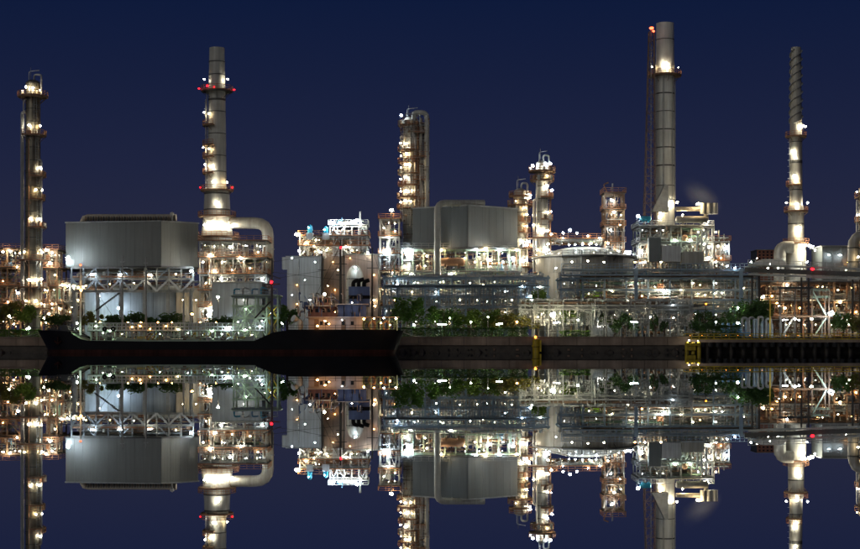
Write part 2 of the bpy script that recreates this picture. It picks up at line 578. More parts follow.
PIPE_M = ['pipe_silver', 'pipe_silver', 'steel_grey', 'pipe_rust', 'steel_pale', 'pipe_green', 'shell_silver', 'steel_brown']
def clutter(parent, x0, x1, y0, y1, zs, n, rng, mats=None, big=1.0):
    """vessels, drums, exchangers and crooked pipe runs on the floors of a unit"""
    mats = mats or PIPE_M
    H = zs[-1] - zs[0]
    for i in range(n):
        j = rng.randrange(len(zs) - 1)
        z, z2 = zs[j] + 0.12, zs[j + 1] - 0.45
        h = z2 - z
        x, y = rng.uniform(x0 + 0.6, x1 - 0.6), rng.uniform(y0 + 0.5, y0 + (y1 - y0) * 0.6)
        k = rng.random()
        m = rng.choice(mats)
        if k < 0.16:
            r = rng.uniform(0.45, 0.95) * big
            vertical_vessel(parent, x, y + r, z, z + h * rng.uniform(0.6, 1.0), min(r, h * 0.4), rng.choice(['shell_silver', 'shell_grey', 'white_paint', 'tank_pale']))
        elif k < 0.34:
            r = min(rng.uniform(0.4, 0.85) * big, h * 0.33)
            L = min(rng.uniform(2.5, 5.5), (x1 - x0) * 0.7)
            x = min(max(x, x0 + L / 2), x1 - L / 2)
            drum(parent, (x, y + r, z + r * 1.25), L, r, rng.choice('xxy'), rng.choice(['shell_silver', 'shell_grey', 'pipe_rust', 'tank_pale']), rng.choice(['drum', 'heat_exchanger']))
        elif k < 0.42:
            b = MB()                                     # pump set on a plinth
            b.box((x, y, z + 0.2), (1.6, 0.9, 0.4)).tube([(x - 0.7, y, z + 0.75), (x + 0.1, y, z + 0.75)], 0.33, 8).tube([(x + 0.2, y, z + 0.75), (x + 0.6, y, z + 0.75)], 0.45, 8).tube([(x + 0.4, y, z + 0.9), (x + 0.4, y, z + 1.8)], 0.14, 6)
            b.build('pump', rng.choice(['pipe_blue', 'pipe_green', 'steel_grey', 'orange_paint']), parent)
        else:
            r = rng.choice([0.09, 0.12, 0.16, 0.2, 0.28]) * (0.8 + 0.4 * big)
            pts = [Vector((x, y, z + rng.uniform(0.2, max(0.3, h * 0.9))))]
            for q in range(rng.randint(2, 4)):
                p = pts[-1].copy()
                a = rng.random()
                if a < 0.45:
                    p.x = rng.uniform(x0, x1)
                elif a < 0.8:
                    p.z = zs[0] + rng.uniform(0.05, 0.98) * H
                else:
                    p.y = rng.uniform(y0, y1)
                if (p - pts[-1]).length > 4 * r:
                    pts.append(p)
            if len(pts) > 1:
                pipe(parent, pts, r, m, seg=7)

def unit(name, label, px0, px1, py0, py1, d, depth, nlev, nx, ny=2, seed=0, m='steel_grey', rail_m='steel_grey', n=40, lamp_list=(), rand_lamps=0, kinds=('warm',), brace=0.4, cat='process unit', base=None, big=1.0, mats=None, floors=True):
    """a process unit: frame from px0 to px1, its top floor at row py0, standing on the yard (or at row py1)"""
    rng = random.Random(seed)
    x0, x1 = X(px0, d), X(px1, d)
    z0 = GZ if py1 is None else Z(py1, d)
    z1 = Z(py0, d)
    zs = [z0 + (z1 - z0) * i / nlev for i in range(nlev + 1)]
    t = thing(name, label, cat, ((x0 + x1) / 2, d, z0))
    frame(t, x0, x1, d, d + depth, zs, nx, ny, m, rng=rng, brace=brace, rail_m=rail_m, floors=floors)
    clutter(t, x0, x1, d - 0.2, d + depth, zs, n, rng, mats, big)
    area = (x1 - x0) * (z1 - z0)
    for mm in ('steel_pale', 'pipe_silver', 'pipe_rust'):
        small_piping(t, x0, x1, d - 0.5, d + depth * 0.7, z0, z1, int(area * 0.34) + 14, rng, mm)
    lamps(t, d, lamp_list, -0.9)
    for i in range(int(rand_lamps * 2.3)):  # random extra lamps added to brighten the inside of the unit
        j = rng.randrange(nlev)
        lamp(t, (rng.uniform(x0, x1), rng.uniform(d - 0.6, d + depth * 0.6), zs[j + 1] - 0.9), rng.choice(['star' if q_ != 'cool' else 'starcool' for q_ in kinds] + list(kinds)), rng.uniform(0.06, 0.13))
    return t, zs

def rings(parent, c, spec, m='band_dark', name='band'):
    for r, z, h in spec:
        MB().lathe(c, [(r, z - h / 2), (r + 0.07, z - h / 2 + 0.01), (r + 0.07, z + h / 2 - 0.01), (r, z + h / 2)], 24, cap=False).build(name, m, parent, True)

def pipe_rack(name, label, px0, px1, d, depth, rows, step_px, m='steel_blue', npipes=7, seed=0, rail_row=None, zbase=None, slope=0.0, lamp_list=(), cat='pipe rack', pm=None, wd=0.34, posts=True):
    """portal frames with tiers of pipes; rows are the photo rows of the tiers"""
    rng = random.Random(seed)
    x0, x1 = X(px0, d), X(px1, d)
    zb = GZ if zbase is None else zbase
    t = thing(name, label, cat, ((x0 + x1) / 2, d, zb))
    n = max(1, int(round((px1 - px0) / step_px)))
    zs = [Z(r, d) for r in rows]
    for i in range(n + 1):
        x = x0 + (x1 - x0) * i / n
        for y in (d, d + depth):
            MB().ibeam((x, y, zb), (x, y, max(zs) + 0.3), wd).build('column', m, t)
        for z in zs:
            MB().ibeam((x, d - 0.3, z - 0.15), (x, d + depth + 0.3, z - 0.15), wd * 0.9).build('beam', m, t)
    for z in zs:
        for y in (d - 0.25, d + depth + 0.25):
            MB().ibeam((x0 - 0.4, y, z - 0.2), (x1 + 0.4, y, z - 0.2), wd * 1.1).build('girder', m, t)
    pm = pm or PIPE_M
    for z in zs:
        for k in range(npipes):
            r = rng.choice([0.1, 0.14, 0.18, 0.24, 0.3])
            y = d + 0.4 + (depth - 0.8) * (k + 0.5) / npipes
            a = x0 + rng.uniform(-0.5, (x1 - x0) * 0.25)
            b = x1 - rng.uniform(-0.5, (x1 - x0) * 0.25)
            pts = [(a, y, z + r + 0.02), (b, y, z + r + 0.02)]
            if rng.random() < 0.35:
                pts.append((b, y, z + rng.choice([-1, 1]) * rng.uniform(1.2, 3)))
            if rng.random() < 0.35:
                pts.insert(0, (a, y, z + rng.choice([-1, 1]) * rng.uniform(1.2, 3)))
            pipe(t, pts, r, rng.choice(pm), seg=7)
    if rail_row is not None:
        z = Z(rail_row, d)
        MB().box(((x0 + x1) / 2, d - 0.75, z), (x1 - x0, 0.9, 0.1)).build('walkway', 'steel_dark', t)
        railing(t, [(x0, d - 1.15, z + 0.05), (x1, d - 1.15, z + 0.05)], False, 1.3, m, t=0.09, step=1.1)
    zt = max(zs) + 1.0
    for mm in (m, 'steel_pale', 'pipe_silver', 'steel_grey'):
        small_piping(t, x0, x1, d - 0.3, d + depth, max(zb + 1, min(zs) - 3), zt, int((x1 - x0) * 6.0), rng, mm)
    for i in range(int((x1 - x0) / 1.7) if rail_row else 6):  # random inner lamps added to lift the light within the rack
        lamp(t, (rng.uniform(x0, x1), rng.uniform(d, d + depth), rng.choice(zs) - 0.9), rng.choice(['star', 'starcool', 'star', 'green', 'warm']), rng.uniform(0.07, 0.15))
    lamps(t, d, lamp_list, -0.8)
    return t
# ------------------------------------------------------------------ river, yard, quay
wm = bpy.data.materials.new('river_water')
wm.use_nodes = True
t = wm.node_tree
t.nodes.remove(t.nodes['Principled BSDF'])
gl = t.nodes.new('ShaderNodeBsdfGlossy')
gl.inputs['Color'].default_value = (0.86, 0.89, 0.93, 1)
gl.inputs['Roughness'].default_value = 0.0
nz = t.nodes.new('ShaderNodeTexNoise')
nz.inputs['Scale'].default_value = 0.35
nz.inputs['Detail'].default_value = 3
tcw = t.nodes.new('ShaderNodeTexCoord')
bpw = t.nodes.new('ShaderNodeBump')
bpw.inputs['Strength'].default_value = 0.010
bpw.inputs['Distance'].default_value = 0.05
t.links.new(tcw.outputs['Object'], nz.inputs['Vector'])
t.links.new(nz.outputs['Fac'], bpw.inputs['Height'])
t.links.new(bpw.outputs[0], gl.inputs['Normal'])
t.links.new(gl.outputs[0], t.nodes['Material Output'].inputs[0])
MATS['water'] = wm
b = MB()
b.v = [(-2500, -600, 0), (2500, -600, 0), (2500, 268, 0), (-2500, 268, 0)]
b.f = [(0, 1, 2, 3)]
structure(b.build('river_water', 'water'))
QD = 264.0
b = MB()
b.v = [(-4000, QD + 1.0, GZ), (4000, QD + 1.0, GZ), (4000, 7000, GZ), (-4000, 7000, GZ)]
b.f = [(0, 1, 2, 3)]
structure(b.build('ground', 'ground'))

def quay(name, px0, px1, pw, top, m='concrete', wet=True, step=None):
    q = bpy.data.objects.new(name, None)
    COL.objects.link(q)
    x0, x1 = X(px0, QD), X(px1, QD)
    q.location = ((x0 + x1) / 2, QD, 0)
    q['_o'] = tuple(q.location)
    q['kind'] = 'structure'
    q['label'] = 'weathered concrete river wall along the works'
    ztop = Z(top, QD)
    zm = ztop - 1.35
    n = max(1, int(round((px1 - px0) / pw)))
    rng = random.Random(px0)
    for i in range(n):
        a, c = x0 + (x1 - x0) * i / n, x0 + (x1 - x0) * (i + 1) / n
        dy = rng.uniform(-0.03, 0.03)
        MB().box(((a + c) / 2, QD + 0.5 + dy, (ztop + zm) / 2), (c - a - 0.06, 1.0, ztop - zm)).build('panel', m, q)
    MB().box(((x0 + x1) / 2, QD + 0.55, ztop + 0.09), (x1 - x0, 1.3, 0.18)).build('coping', m, q)
    MB().box(((x0 + x1) / 2, QD + 0.75, (zm - 1.0) / 2), (x1 - x0, 1.0, zm + 1.0)).build('footing', 'concrete_wet', q)
    for i in range(int((x1 - x0) / 2.2)):                  # rubble and mud banked against the wall foot
        x = x0 + (x1 - x0) * rng.random()
        s_ = rng.uniform(.25, .9)
        MB().lathe((x, QD - .1 + rng.uniform(-.3, .2)), [(s_, -.4), (s_ * rng.uniform(.8, 1.1), s_ * .3), (s_ * .5, s_ * rng.uniform(.5, .9)), (.05, s_ * .95)], 6).build('rubble_stone', 'concrete_wet', q)
    k = int((x1 - x0) / 1.6)
    for i in range(k):                                    # rubber fender blocks at the tide line
        if rng.random() < .55:
            continue
        x = x0 + (x1 - x0) * (i + rng.uniform(.1, .9)) / k
        MB().box((x, QD + 0.14, 0.55 + rng.uniform(-0.05, 0.05)), (rng.uniform(.2, .5), 0.3, rng.uniform(.2, .45))).build('fender_block', 'steel_brown' if rng.random() < 0.35 else 'rubber', q)
    return q
quay('quay_wall', 396, 690, 22, 337.6)
quay('quay_wall', -160, 60, 22, 338)
quay('quay_wall', 60, 396, 28, 339.5)
# right hand jetty edge: lower deck on dark piles
q = bpy.data.objects.new('jetty', None)
COL.objects.link(q)
q.location = (X(775, QD), QD, 0)
q['_o'] = tuple(q.location)
q['kind'] = 'structure'
q['label'] = 'dark concrete jetty deck on piles at the right bank'
x0, x1 = X(690, QD), X(1000, QD)
MB().box(((x0 + x1) / 2, QD + 1.5, Z(341, QD)), (x1 - x0, 4.0, 0.5)).build('deck', 'concrete', q)
MB().box(((x0 + x1) / 2, QD + 3.0, 0.7), (x1 - x0, 1.0, 3.0)).build('back_wall', 'concrete_wet', q)
for i in range(26):
    x = x0 + (x1 - x0) * (i + 0.5) / 26
    MB().tube([(x, QD + 0.4, -1), (x, QD + 0.4, Z(342, QD))], 0.38, 8).build('pile', 'concrete_wet', q, True)
for i in range(40):
    x = x0 + (x1 - x0) * (i + 0.5) / 40
    if x > X(880, QD): break
    MB().lathe((x, QD - 0.75), [(0.28, 1.0), (0.45, 1.05), (0.45, 1.75), (0.28, 1.8)], 8).build('tyre_fender', 'rubber', q, True)
def lawn(name, px0, px1, d0, d1, z):
    b = MB().box(((X(px0, d0) + X(px1, d0)) / 2, (d0 + d1) / 2, z - 0.1), (X(px1, d0) - X(px0, d0), d1 - d0, 0.2))
    return structure(b.build(name, 'lawn'))
lawn('grass_strip', -120, 240, QD + 1.4, QD + 12, GZ + 0.12)
lawn('grass_strip', 400, 700, QD + 1.4, QD + 12, GZ + 0.12)
# ------------------------------------------------------------------ A: tall distillation column at the left
PR = random.Random(19)
def column_tower(name, label, px, d, prof, plats, risers=(), ladders=(), seg=24, cat='tower', m='shell_silver', davit=True, weld=3.0):
    """prof: (row, half width px) from the base up"""
    c = (X(px, d), d)
    t = thing(name, label, cat, (c[0], d, GZ))
    pr = [(S(hw, d), GZ if row is None else Z(row, d)) for row, hw in prof]
    rt, zt = pr[-1]
    MB().lathe(c, pr + dome_profile(rt, zt, rt * 0.6)[1:], seg).build('shell', m, t, True)
    z = pr[0][1] + weld
    ring = []
    while z < zt:
        r = 0
        for (ra, za), (rb, zb) in zip(pr, pr[1:]):
            if za <= z <= zb:
                r = ra + (rb - ra) * (z - za) / max(1e-6, zb - za)
        ring.append((r, z, 0.16))
        z += weld
    rings(t, c, ring)
    def rad(z):
        for (ra, za), (rb, zb) in zip(pr, pr[1:]):
            if za <= z <= zb:
                return ra + (rb - ra) * (z - za) / max(1e-6, zb - za)
        return rt
    for pl in plats:
        row, out, a0, a1 = pl[:4]
        z = Z(row, d)
        r = rad(z)
        round_platform(t, c, z, r, r + S(out, d), a0, a1)
        a_ = R((a0 + a1) / 2 if a1 - a0 < 350 else -20)
        for q_ in range(3):                               # junction boxes, hose reels and gear on the platform
            ab = R(a0 + (a1 - a0) * PR.uniform(.1, .9))
            ro = r + S(out, d) * .75
            MB().box((c[0] + ro * math.cos(ab), c[1] + ro * math.sin(ab), z + .1 + .45), (PR.uniform(.3, .8), PR.uniform(.3, .8), .9 + PR.uniform(0, .6)), ab).build('gear_box', PR.choice(['orange_paint', 'steel_brown', 'steel_grey', 'pipe_silver']), t)
        for ang, kind, size, dz in pl[4]:
            size *= 0.85
            rr = r + size + 0.45
            lamp(t, (c[0] + rr * math.cos(R(ang)), c[1] + rr * math.sin(R(ang)), z + dz), kind, size)
    for ang, ra, r0, r1, mm in risers:                    # pipes strapped up the side
        za, zb = Z(r0, d) if r0 else GZ, Z(r1, d)
        rr = max(p[0] for p in pr) + ra + 0.25
        x, y = c[0] + rr * math.cos(R(ang)), c[1] + rr * math.sin(R(ang))
        xi, yi = c[0] + rt * 0.6 * math.cos(R(ang)), c[1] + rt * 0.6 * math.sin(R(ang))
        pipe(t, [(x, y, za), (x, y, zb), (xi, yi, zb)], ra, mm, bend=ra * 4)
        for k in range(int((zb - za) / 4)):
            zz = za + 2 + 4 * k
            MB().beam((x, y, zz), (c[0], c[1], zz), 0.12).build('pipe_clip', 'steel_dark', t)
    for ang, r0, r1 in ladders:
        za, zb = Z(r0, d) if r0 else GZ, Z(r1, d)
        rr = max(rad(za), rad(zb)) + 0.25
        ladder(t, (c[0] + rr * math.cos(R(ang)), c[1] + rr * math.sin(R(ang))), za, zb, ang)
    if davit:
        x, y, z = c[0], c[1], zt + rt * 0.4
        pipe(t, [(x - rt * 0.5, y - 0.3, z), (x - rt * 0.5, y - 0.3, z + 2.2), (x + rt * 0.9, y - 0.3, z + 2.5)], 0.1, 'steel_pale', 'davit', 0.4)
        pipe(t, [(x + rt * 0.2, y - 0.2, z), (x + rt * 0.2, y - 0.2, z + 1.5), (x + rt * 1.2, y - 0.2, z + 1.5), (x + rt * 1.2, y - 0.2, z - 3)], 0.22, 'pipe_silver', 'overhead_line', 0.6)
        pipe(t, [(x - rt * 0.3, y, z), (x - rt * 0.3, y, z + 3.2)], 0.05, 'steel_grey', 'vent')
    return t
W, C_, WH, SO = 'warm', 'cool', 'white', 'sodium'
A = column_tower('distillation_tower', 'tall slim silver distillation column with lit platforms at the far left', 33, 350,
    [(None, 8.2), (255, 8.2), (250, 7.6), (84, 7.2)],
    [(97, 8, 0, 360, [(-115, WH, .42, 2.0), (-75, WH, .42, 1.8), (-35, W, .3, 1.4)]),
     (136, 6, -130, 60, [(-95, WH, .45, 2.2), (-35, W, .35, 2.2)]),
     (177, 5, -90, 60, [(-35, WH, .4, 2.0)]),
     (200, 5, -90, 60, [(-60, W, .36, 2.2), (-20, WH, .34, 2.2)]),
     (228, 6, -100, 60, [(-88, WH, .45, 2.0), (-40, WH, .4, 2.0)]),
     (261, 8, -160, 60, [(-25, W, .42, 2.0), (-120, W, .3, 2)]),
     (288, 6, -140, 60, [(-95, WH, .5, 1.8), (-60, WH, .5, 1.8), (-30, W, .4, 2)]),
     (309, 8, -140, 60, [(-60, WH, .5, 1.8), (-30, W, .4, 1.2), (-110, W, .4, 1.8)])],
    risers=[(-170, 0.34, 300, 112, 'pipe_silver'), (-140, 0.18, 300, 100, 'pipe_silver'), (-100, 0.14, 300, 140, 'pipe_rust'), (-20, 0.2, 300, 160, 'pipe_silver')],
    ladders=[(-60, 135, 98), (-50, 176, 137), (-40, 228, 178), (-45, 288, 230)], m='shell_dark')
unit('process_unit', 'low orange-lit process unit cut by the left picture edge', -34, 21, 249, None, 356, 14, 5, 4, seed=11, n=70, m='steel_brown', rail_m='orange_paint', big=0.9,
    lamp_list=[(3, 252, W, .4), (10, 251, WH, .42), (20, 253, W, .36), (17, 267, W, .26), (3, 281, SO, .22), (18, 293, WH, .45), (10, 318, WH, .4), (19, 311, SO, .25), (4, 321, W, .3), (-14, 262, W, .35), (-20, 290, W, .35), (8, 302, W, .22), (14, 324, W, .3)], rand_lamps=8, kinds=(W, WH, SO))
unit('process_unit', 'narrow lit pipework tower hugging the right side of the slim left column', 42, 57, 250, None, 353, 9, 5, 2, seed=12, n=45, m='steel_brown', rail_m='orange_paint', big=0.8,
    lamp_list=[(46, 250, WH, .4), (52, 253, WH, .34), (50, 263, WH, .48), (55, 275, W, .25), (45, 290, W, .3), (49, 314, W, .4), (52, 304, W, .25), (46, 323, W, .3)], rand_lamps=4)
unit('process_unit', 'low pipework unit with a row of three lamps left of the truss', 57, 84, 284, None, 358, 10, 3, 4, seed=13, n=40, m='steel_grey', big=0.8,
    lamp_list=[(62, 285, W, .38), (67, 286, WH, .36), (73, 286, W, .36), (60, 300, W, .2), (70, 312, SO, .22), (78, 300, W, .2)], rand_lamps=4, kinds=(W, SO))

# ------------------------------------------------------------------ C: big grey clad box on trusses (left)
def clad_box(t, poly, z0, z1, m_faces, pw=2.2, gap=0.025, th=0.14):
    """core, cladding panels on the faces towards the river, roof cap"""
    MB().prism(poly, z0, z1).build('core', 'clad_dark', t)
    for i, m in enumerate(m_faces):
        a, b = Vector(poly[i]), Vector(poly[i + 1])
        L = (b - a).length
        n = max(1, int(round(L / pw)))
        u = (b - a) / L
        nrm = Vector((u.y, -u.x))
        rz = math.atan2(u.y, u.x)
        for k in range(n):
            c = a + u * (L * (k + 0.5) / n) + nrm * (th / 2)
            MB().box((c.x, c.y, (z0 + z1) / 2), (L / n - gap, th, z1 - z0 - 0.1), rz).build('panel', m, t)
        c = (a + b) / 2 + nrm * 0.12
        MB().box((c.x, c.y, z1 + 0.1), (L + 0.3, 0.5, 0.3), rz).build('flashing', 'steel_grey', t)
        MB().box((c.x, c.y, z0 - 0.1), (L + 0.3, 0.5, 0.3), rz).build('flashing', 'steel_dark', t)

D = 345
bx = thing('clad_reactor_housing', 'wide pale grey clad box on a steel truss with a ribbed roof duct', 'industrial building', (X(130, D), D + 6, GZ))
poly = [(X(66, 349), 349), (X(161, D), D), (X(198, 351), 351), (X(196, 372), 372), (X(70, 372), 372)]
z0, z1 = Z(266, D), Z(221.5, D)
clad_box(bx, poly, z0, z1, ['clad_grey', 'clad_grey'])
# ribbed roof duct with a rounded end
zr = z1 + 0.9
pts = [(X(80, 348), 350, z1 + 0.1), (X(83, 348), 350, zr + 0.2), (X(176, 348), 350, zr + 0.2)]
MB().tube([(X(80.5, 350), 350.5, z1), (X(84, 350), 350.5, zr + 0.25), (X(88, 350), 350.5, zr + 0.5), (X(176, 350), 350.5, zr + 0.5)], [0.5, 0.75, 0.8, 0.8], 10).build('roof_duct', 'panel_beige', bx, True)
for k in range(34):
    x = X(86 + k * 2.6, 350)
    MB().box((x, 349.55, zr - 0.05), (0.16, 0.25, 1.5)).build('duct_rib', 'steel_dark' if k % 2 else 'steel_brown', bx)
MB().lathe((X(172, 349), 349), [(0.12, z1), (0.12, z1 + 1.6), (0.5, z1 + 1.7), (0.5, z1 + 2.3), (0.1, z1 + 2.6)], 10).build('roof_vent', 'white_paint', bx, True)
# truss storey and legs below
xs0, xs1 = X(70, D), X(197, 352)
zt = Z(266, D) - 0.3
zm = Z(279, D)
zl = Z(291, D)
rng = random.Random(5)
for yy in (346.5, 360):
    for z, wd in ((zt, 0.5), (zm, 0.4), (zl, 0.6)):
        MB().ibeam((xs0, yy, z), (xs1, yy, z), wd).build('truss_chord', 'steel_grey', bx)
    for k in range(11):
        xa, xb = xs0 + (xs1 - xs0) * k / 10, xs0 + (xs1 - xs0) * (k + 1) / 10
        MB().ibeam((xa, yy, zl), (xa, yy, zt), 0.4).build('truss_post', 'panel_bluegrey' if k < 6 else 'steel_grey', bx)  # left posts bluish: cool lamp light put into the steel colour
        if k < 10:
            a, c = (xa, xb) if k % 2 else (xb, xa)
            MB().beam((a, yy - 0.05, zl), (c, yy - 0.05, zm), 0.42).build('truss_diagonal', 'panel_bluegrey' if k < 6 else 'steel_pale', bx)  # left diagonals carry the same painted-in cool light
            if k % 3 == 1:
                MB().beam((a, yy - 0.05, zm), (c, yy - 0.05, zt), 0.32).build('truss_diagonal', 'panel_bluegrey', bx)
for k in range(6):
    xa = xs0 + (xs1 - xs0) * (0.02 + 0.96 * k / 5)
    for yy in (346.9, 361):
        MB().ibeam((xa, yy, GZ), (xa, yy, zl - 0.3), 0.8).build('leg', 'steel_grey', bx)
railing(bx, [(xs0, 345.2, zm + 0.1), (xs1, 345.2, zm + 0.1)], m='steel_grey')
clutter(bx, xs0, xs1, 346.8, 360, [zl, zm, zt], 46, rng, ['pipe_rust', 'pipe_silver', 'steel_grey', 'steel_brown', 'panel_bluegrey'], 0.8)
pipe(bx, [(X(100, D), 346, zm + 0.6), (X(152, D), 346, zm + 0.6)], 0.22, 'orange_paint')
lamp(bx, (X(68, D), 344.2, Z(258, D)), 'cool', 0.6, 'flood')
lamp(bx, (X(65, D), 348.5, Z(261, D)), 'cool', 0.36)
lamps(bx, D, [(93, 274, C_, .22, 'tube'), (120, 274.5, C_, .22, 'tube'), (150, 275, WH, .22, 'tube'), (176, 274, W, .2), (191, 271, C_, .4), (110, 284, SO, .2), (134, 283, W, .15)], -0.2)
# stair flight below
st = MB()
for k in range(14):
    st.box((X(95 + k * 1.8, D), 345.3, Z(311 - k * 1.35, D)), (0.5, 1.0, 0.12))
st.beam((X(95, D), 344.8, Z(311, D)), (X(119, D), 344.8, Z(293, D)), 0.2).beam((X(95, D), 345.8, Z(311, D)), (X(119, D), 345.8, Z(293, D)), 0.2)
st.build('stair', 'steel_dark', bx)
# buildings in the shade of the box
def shed(name, label, px0, px1, py0, d, depth, m, pw=2.4, group=None, rows=1, roof='steel_grey', ground=GZ):
    t = thing(name, label, 'building', ((X(px0, d) + X(px1, d)) / 2, d, ground), group)
    x0, x1 = X(px0, d), X(px1, d)
    z1 = Z(py0, d)
    MB().box(((x0 + x1) / 2, d + depth / 2 + 0.1, (ground + z1) / 2), (x1 - x0, depth, z1 - ground)).build('core', 'clad_dark', t)
    n = max(1, int(round((x1 - x0) / pw)))
    for r in range(rows):
        za, zb = ground + (z1 - ground) * r / rows, ground + (z1 - ground) * (r + 1) / rows
        for k in range(n):
            x = x0 + (x1 - x0) * (k + 0.5) / n
            MB().box((x, d, (za + zb) / 2), ((x1 - x0) / n - 0.05, 0.2, zb - za - 0.06)).build('panel', m, t)
    MB().box(((x0 + x1) / 2, d + depth / 2, z1 + 0.12), (x1 - x0 + 0.6, depth + 0.7, 0.22)).build('roof', roof, t)
    return t
t = shed('clad_hall', 'blue-grey panelled wall lit by cool lamps under the wide box', 85, 176, 292.5, 352, 8, 'panel_bluegrey', 2.6)
lamps(t, 351, [(98, 296, C_, .36, 'flood'), (119, 308, C_, .36, 'flood'), (97, 321, 'green', .34, 'flood')], -2.2)
t = shed('clad_hall', 'beige panelled hall wall between the wide box and the red-lit chimney', 176, 207, 289, 351, 8, 'panel_beige', 2.6)
lamps(t, 350, [(183, 300, W, .22), (196, 300, W, .22)], -1.5)

# ------------------------------------------------------------------ D: left chimney with red lights, duct and its structure
D = 360
c = (X(217, D), D)
ch = thing('chimney', 'grey steel chimney with red and white lights and a bent side duct', 'chimney', (c[0], D, GZ))
pr = [(S(13, D), Z(300, D)), (S(13, D), Z(243, D)), (S(16, D), Z(236, D)), (S(13.5, D), Z(216, D)), (S(12.5, D), Z(194, D)), (S(9.4, D), Z(186, D)), (S(8.8, D), Z(120, D)), (S(7.6, D), Z(48, D)), (S(6.8, D), Z(47.8, D)), (S(6.6, D), Z(52, D))]
MB().lathe(c, pr, 28).build('shell', 'shell_grey', ch, True)
rings(ch, c, [(S(8.0, D), Z(62, D), .2), (S(8.1, D), Z(75, D), .2), (S(8.5, D), Z(100, D), .5), (S(8.7, D), Z(112, D), .2), (S(9, D), Z(134, D), .2), (S(9.1, D), Z(156, D), .2), (S(9.3, D), Z(172, D), .2), (S(12.6, D), Z(194, D), .3), (S(13.2, D), Z(210, D), .3)])
round_platform(ch, c, Z(91.5, D), S(8, D), S(16, D), 0, 360, 'steel_dark', 'orange_paint')
round_platform(ch, c, Z(126, D), S(9, D), S(14.5, D), 150, 262)
round_platform(ch, c, Z(146, D), S(9, D), S(14.5, D), 150, 262)
round_platform(ch, c, Z(158, D), S(9, D), S(14.5, D), 150, 262)
round_platform(ch, c, Z(174, D), S(9, D), S(14.5, D), 150, 262)
round_platform(ch, c, Z(191, D), S(10, D), S(16.5, D), 0, 360)
round_platform(ch, c, Z(217, D), S(13.5, D), S(19, D), 0, 360, 'steel_brown', 'orange_paint')
round_platform(ch, c, Z(238, D), S(14, D), S(22, D), 0, 360, 'steel_brown', 'orange_paint')
for a, r0, r1 in ((200, 125, 93), (215, 145, 127), (205, 173, 146), (215, 190, 174), (205, 216, 192)):
    rr = S(10.4, D)
    ladder(ch, (c[0] + rr * math.cos(R(a)), c[1] + rr * math.sin(R(a))), Z(r0, D), Z(r1, D), a)
pipe(ch, [(c[0] - S(10.5, D), D - 1, Z(216, D)), (c[0] - S(10.5, D), D - 1, Z(100, D))], 0.14, 'pipe_silver')
def on_shell(t, c, D, row, ang, rpx, kind, size, name='lamp'):
    size *= 0.82
    rr = S(rpx, D) + size + 0.45
    lamp(t, (c[0] + rr * math.cos(R(ang)), c[1] + rr * math.sin(R(ang)), Z(row, D)), kind, size, 'globe', name)
for row, ang, rp, k, s in ((80, 197, 9.5, WH, .34), (80, -25, 9.5, WH, .36), (113, 200, 10.5, WH, .3), (115, 232, 8.8, W, .26), (148, 195, 11, W, .26), (150, 236, 9, W, .3), (165, 205, 9.2, W, .36), (168, 246, 9.2, WH, .42),
        (183, 263, 10.5, WH, .5), (183, -35, 10.5, W, .36), (204, 280, 12.6, WH, .5), (226, 262, 14.5, WH, .6), (226, 238, 14.5, WH, .6), (226, 296, 14.5, WH, .6), (227, -30, 15.5, WH, .55), (247, 268, 14, WH, .42)):
    on_shell(ch, c, D, row, ang, rp, k, s)
for row, ang, rp, s in ((89.5, 200, 15, .38), (88.5, 245, 14, .5), (89.5, 268, 13, .3), (90.5, -15, 15, .42), (188, 200, 14, .3), (188, -20, 14, .34)):
    on_shell(ch, c, D, row, ang, rp, 'red', s, 'warning_light')
dr = S(5.8, D)
MB().tube([(c[0] + S(12, D), D, Z(223, D)), (X(268, D), D, Z(223, D)), (X(268, D), D, Z(272, D))], dr, 16, S(13, D)).build('bent_duct', 'shell_silver', ch, True)
for px in (244, 250, 256):
    pass
MB().lathe((X(268, D), D), [(dr + .02, Z(250, D)), (dr + .14, Z(249.8, D)), (dr + .14, Z(248.6, D)), (dr + .02, Z(248.4, D))], 16, cap=False).build('duct_flange', 'steel_grey', ch, True)
lamps(ch, D, [(246, 246, C_, .4), (260, 246, C_, .42), (261, 259, W, .34)], -3.5)
unit('process_unit', 'brightly lit multi-storey pipework deck around the foot of the red-lit chimney', 200, 266, 241, None, 347.5, 8, 6, 6, seed=21, n=120, m='steel_grey', rail_m='orange_paint', big=0.9,
    lamp_list=[(230, 247, WH, .42), (210, 255, WH, .5), (241, 258, WH, .42), (222, 262, W, .25), (203, 262, W, .3), (192, 271, C_, .4), (214, 271, WH, .35), (221, 278.5, WH, .42), (206, 283, W, .2), (250, 268, W, .25), (232, 270, W, .2), (262, 279, C_, .3), (211, 309, WH, .7, 'flood'), (208, 315, C_, .4), (216, 312, WH, .4), (258, 252, W, .24)], rand_lamps=12, kinds=(WH, W, C_))
t = shed('clad_hall', 'pale blank-walled hall below the bent duct', 212, 262, 283, 343, 6, 'panel_bluegrey', 3.2, rows=1)
lamp(t, P(218, 297, 330), 'star', 0.42, 'globe')
pipe(t, [(X(218, 330), 330.5, GZ), (X(218, 330), 330.5, Z(299, 330))], .08, 'steel_dark', 'lamp_pole')
lamps(t, 341.2, [(244, 300, WH, .22), (232, 318, C_, .2)])

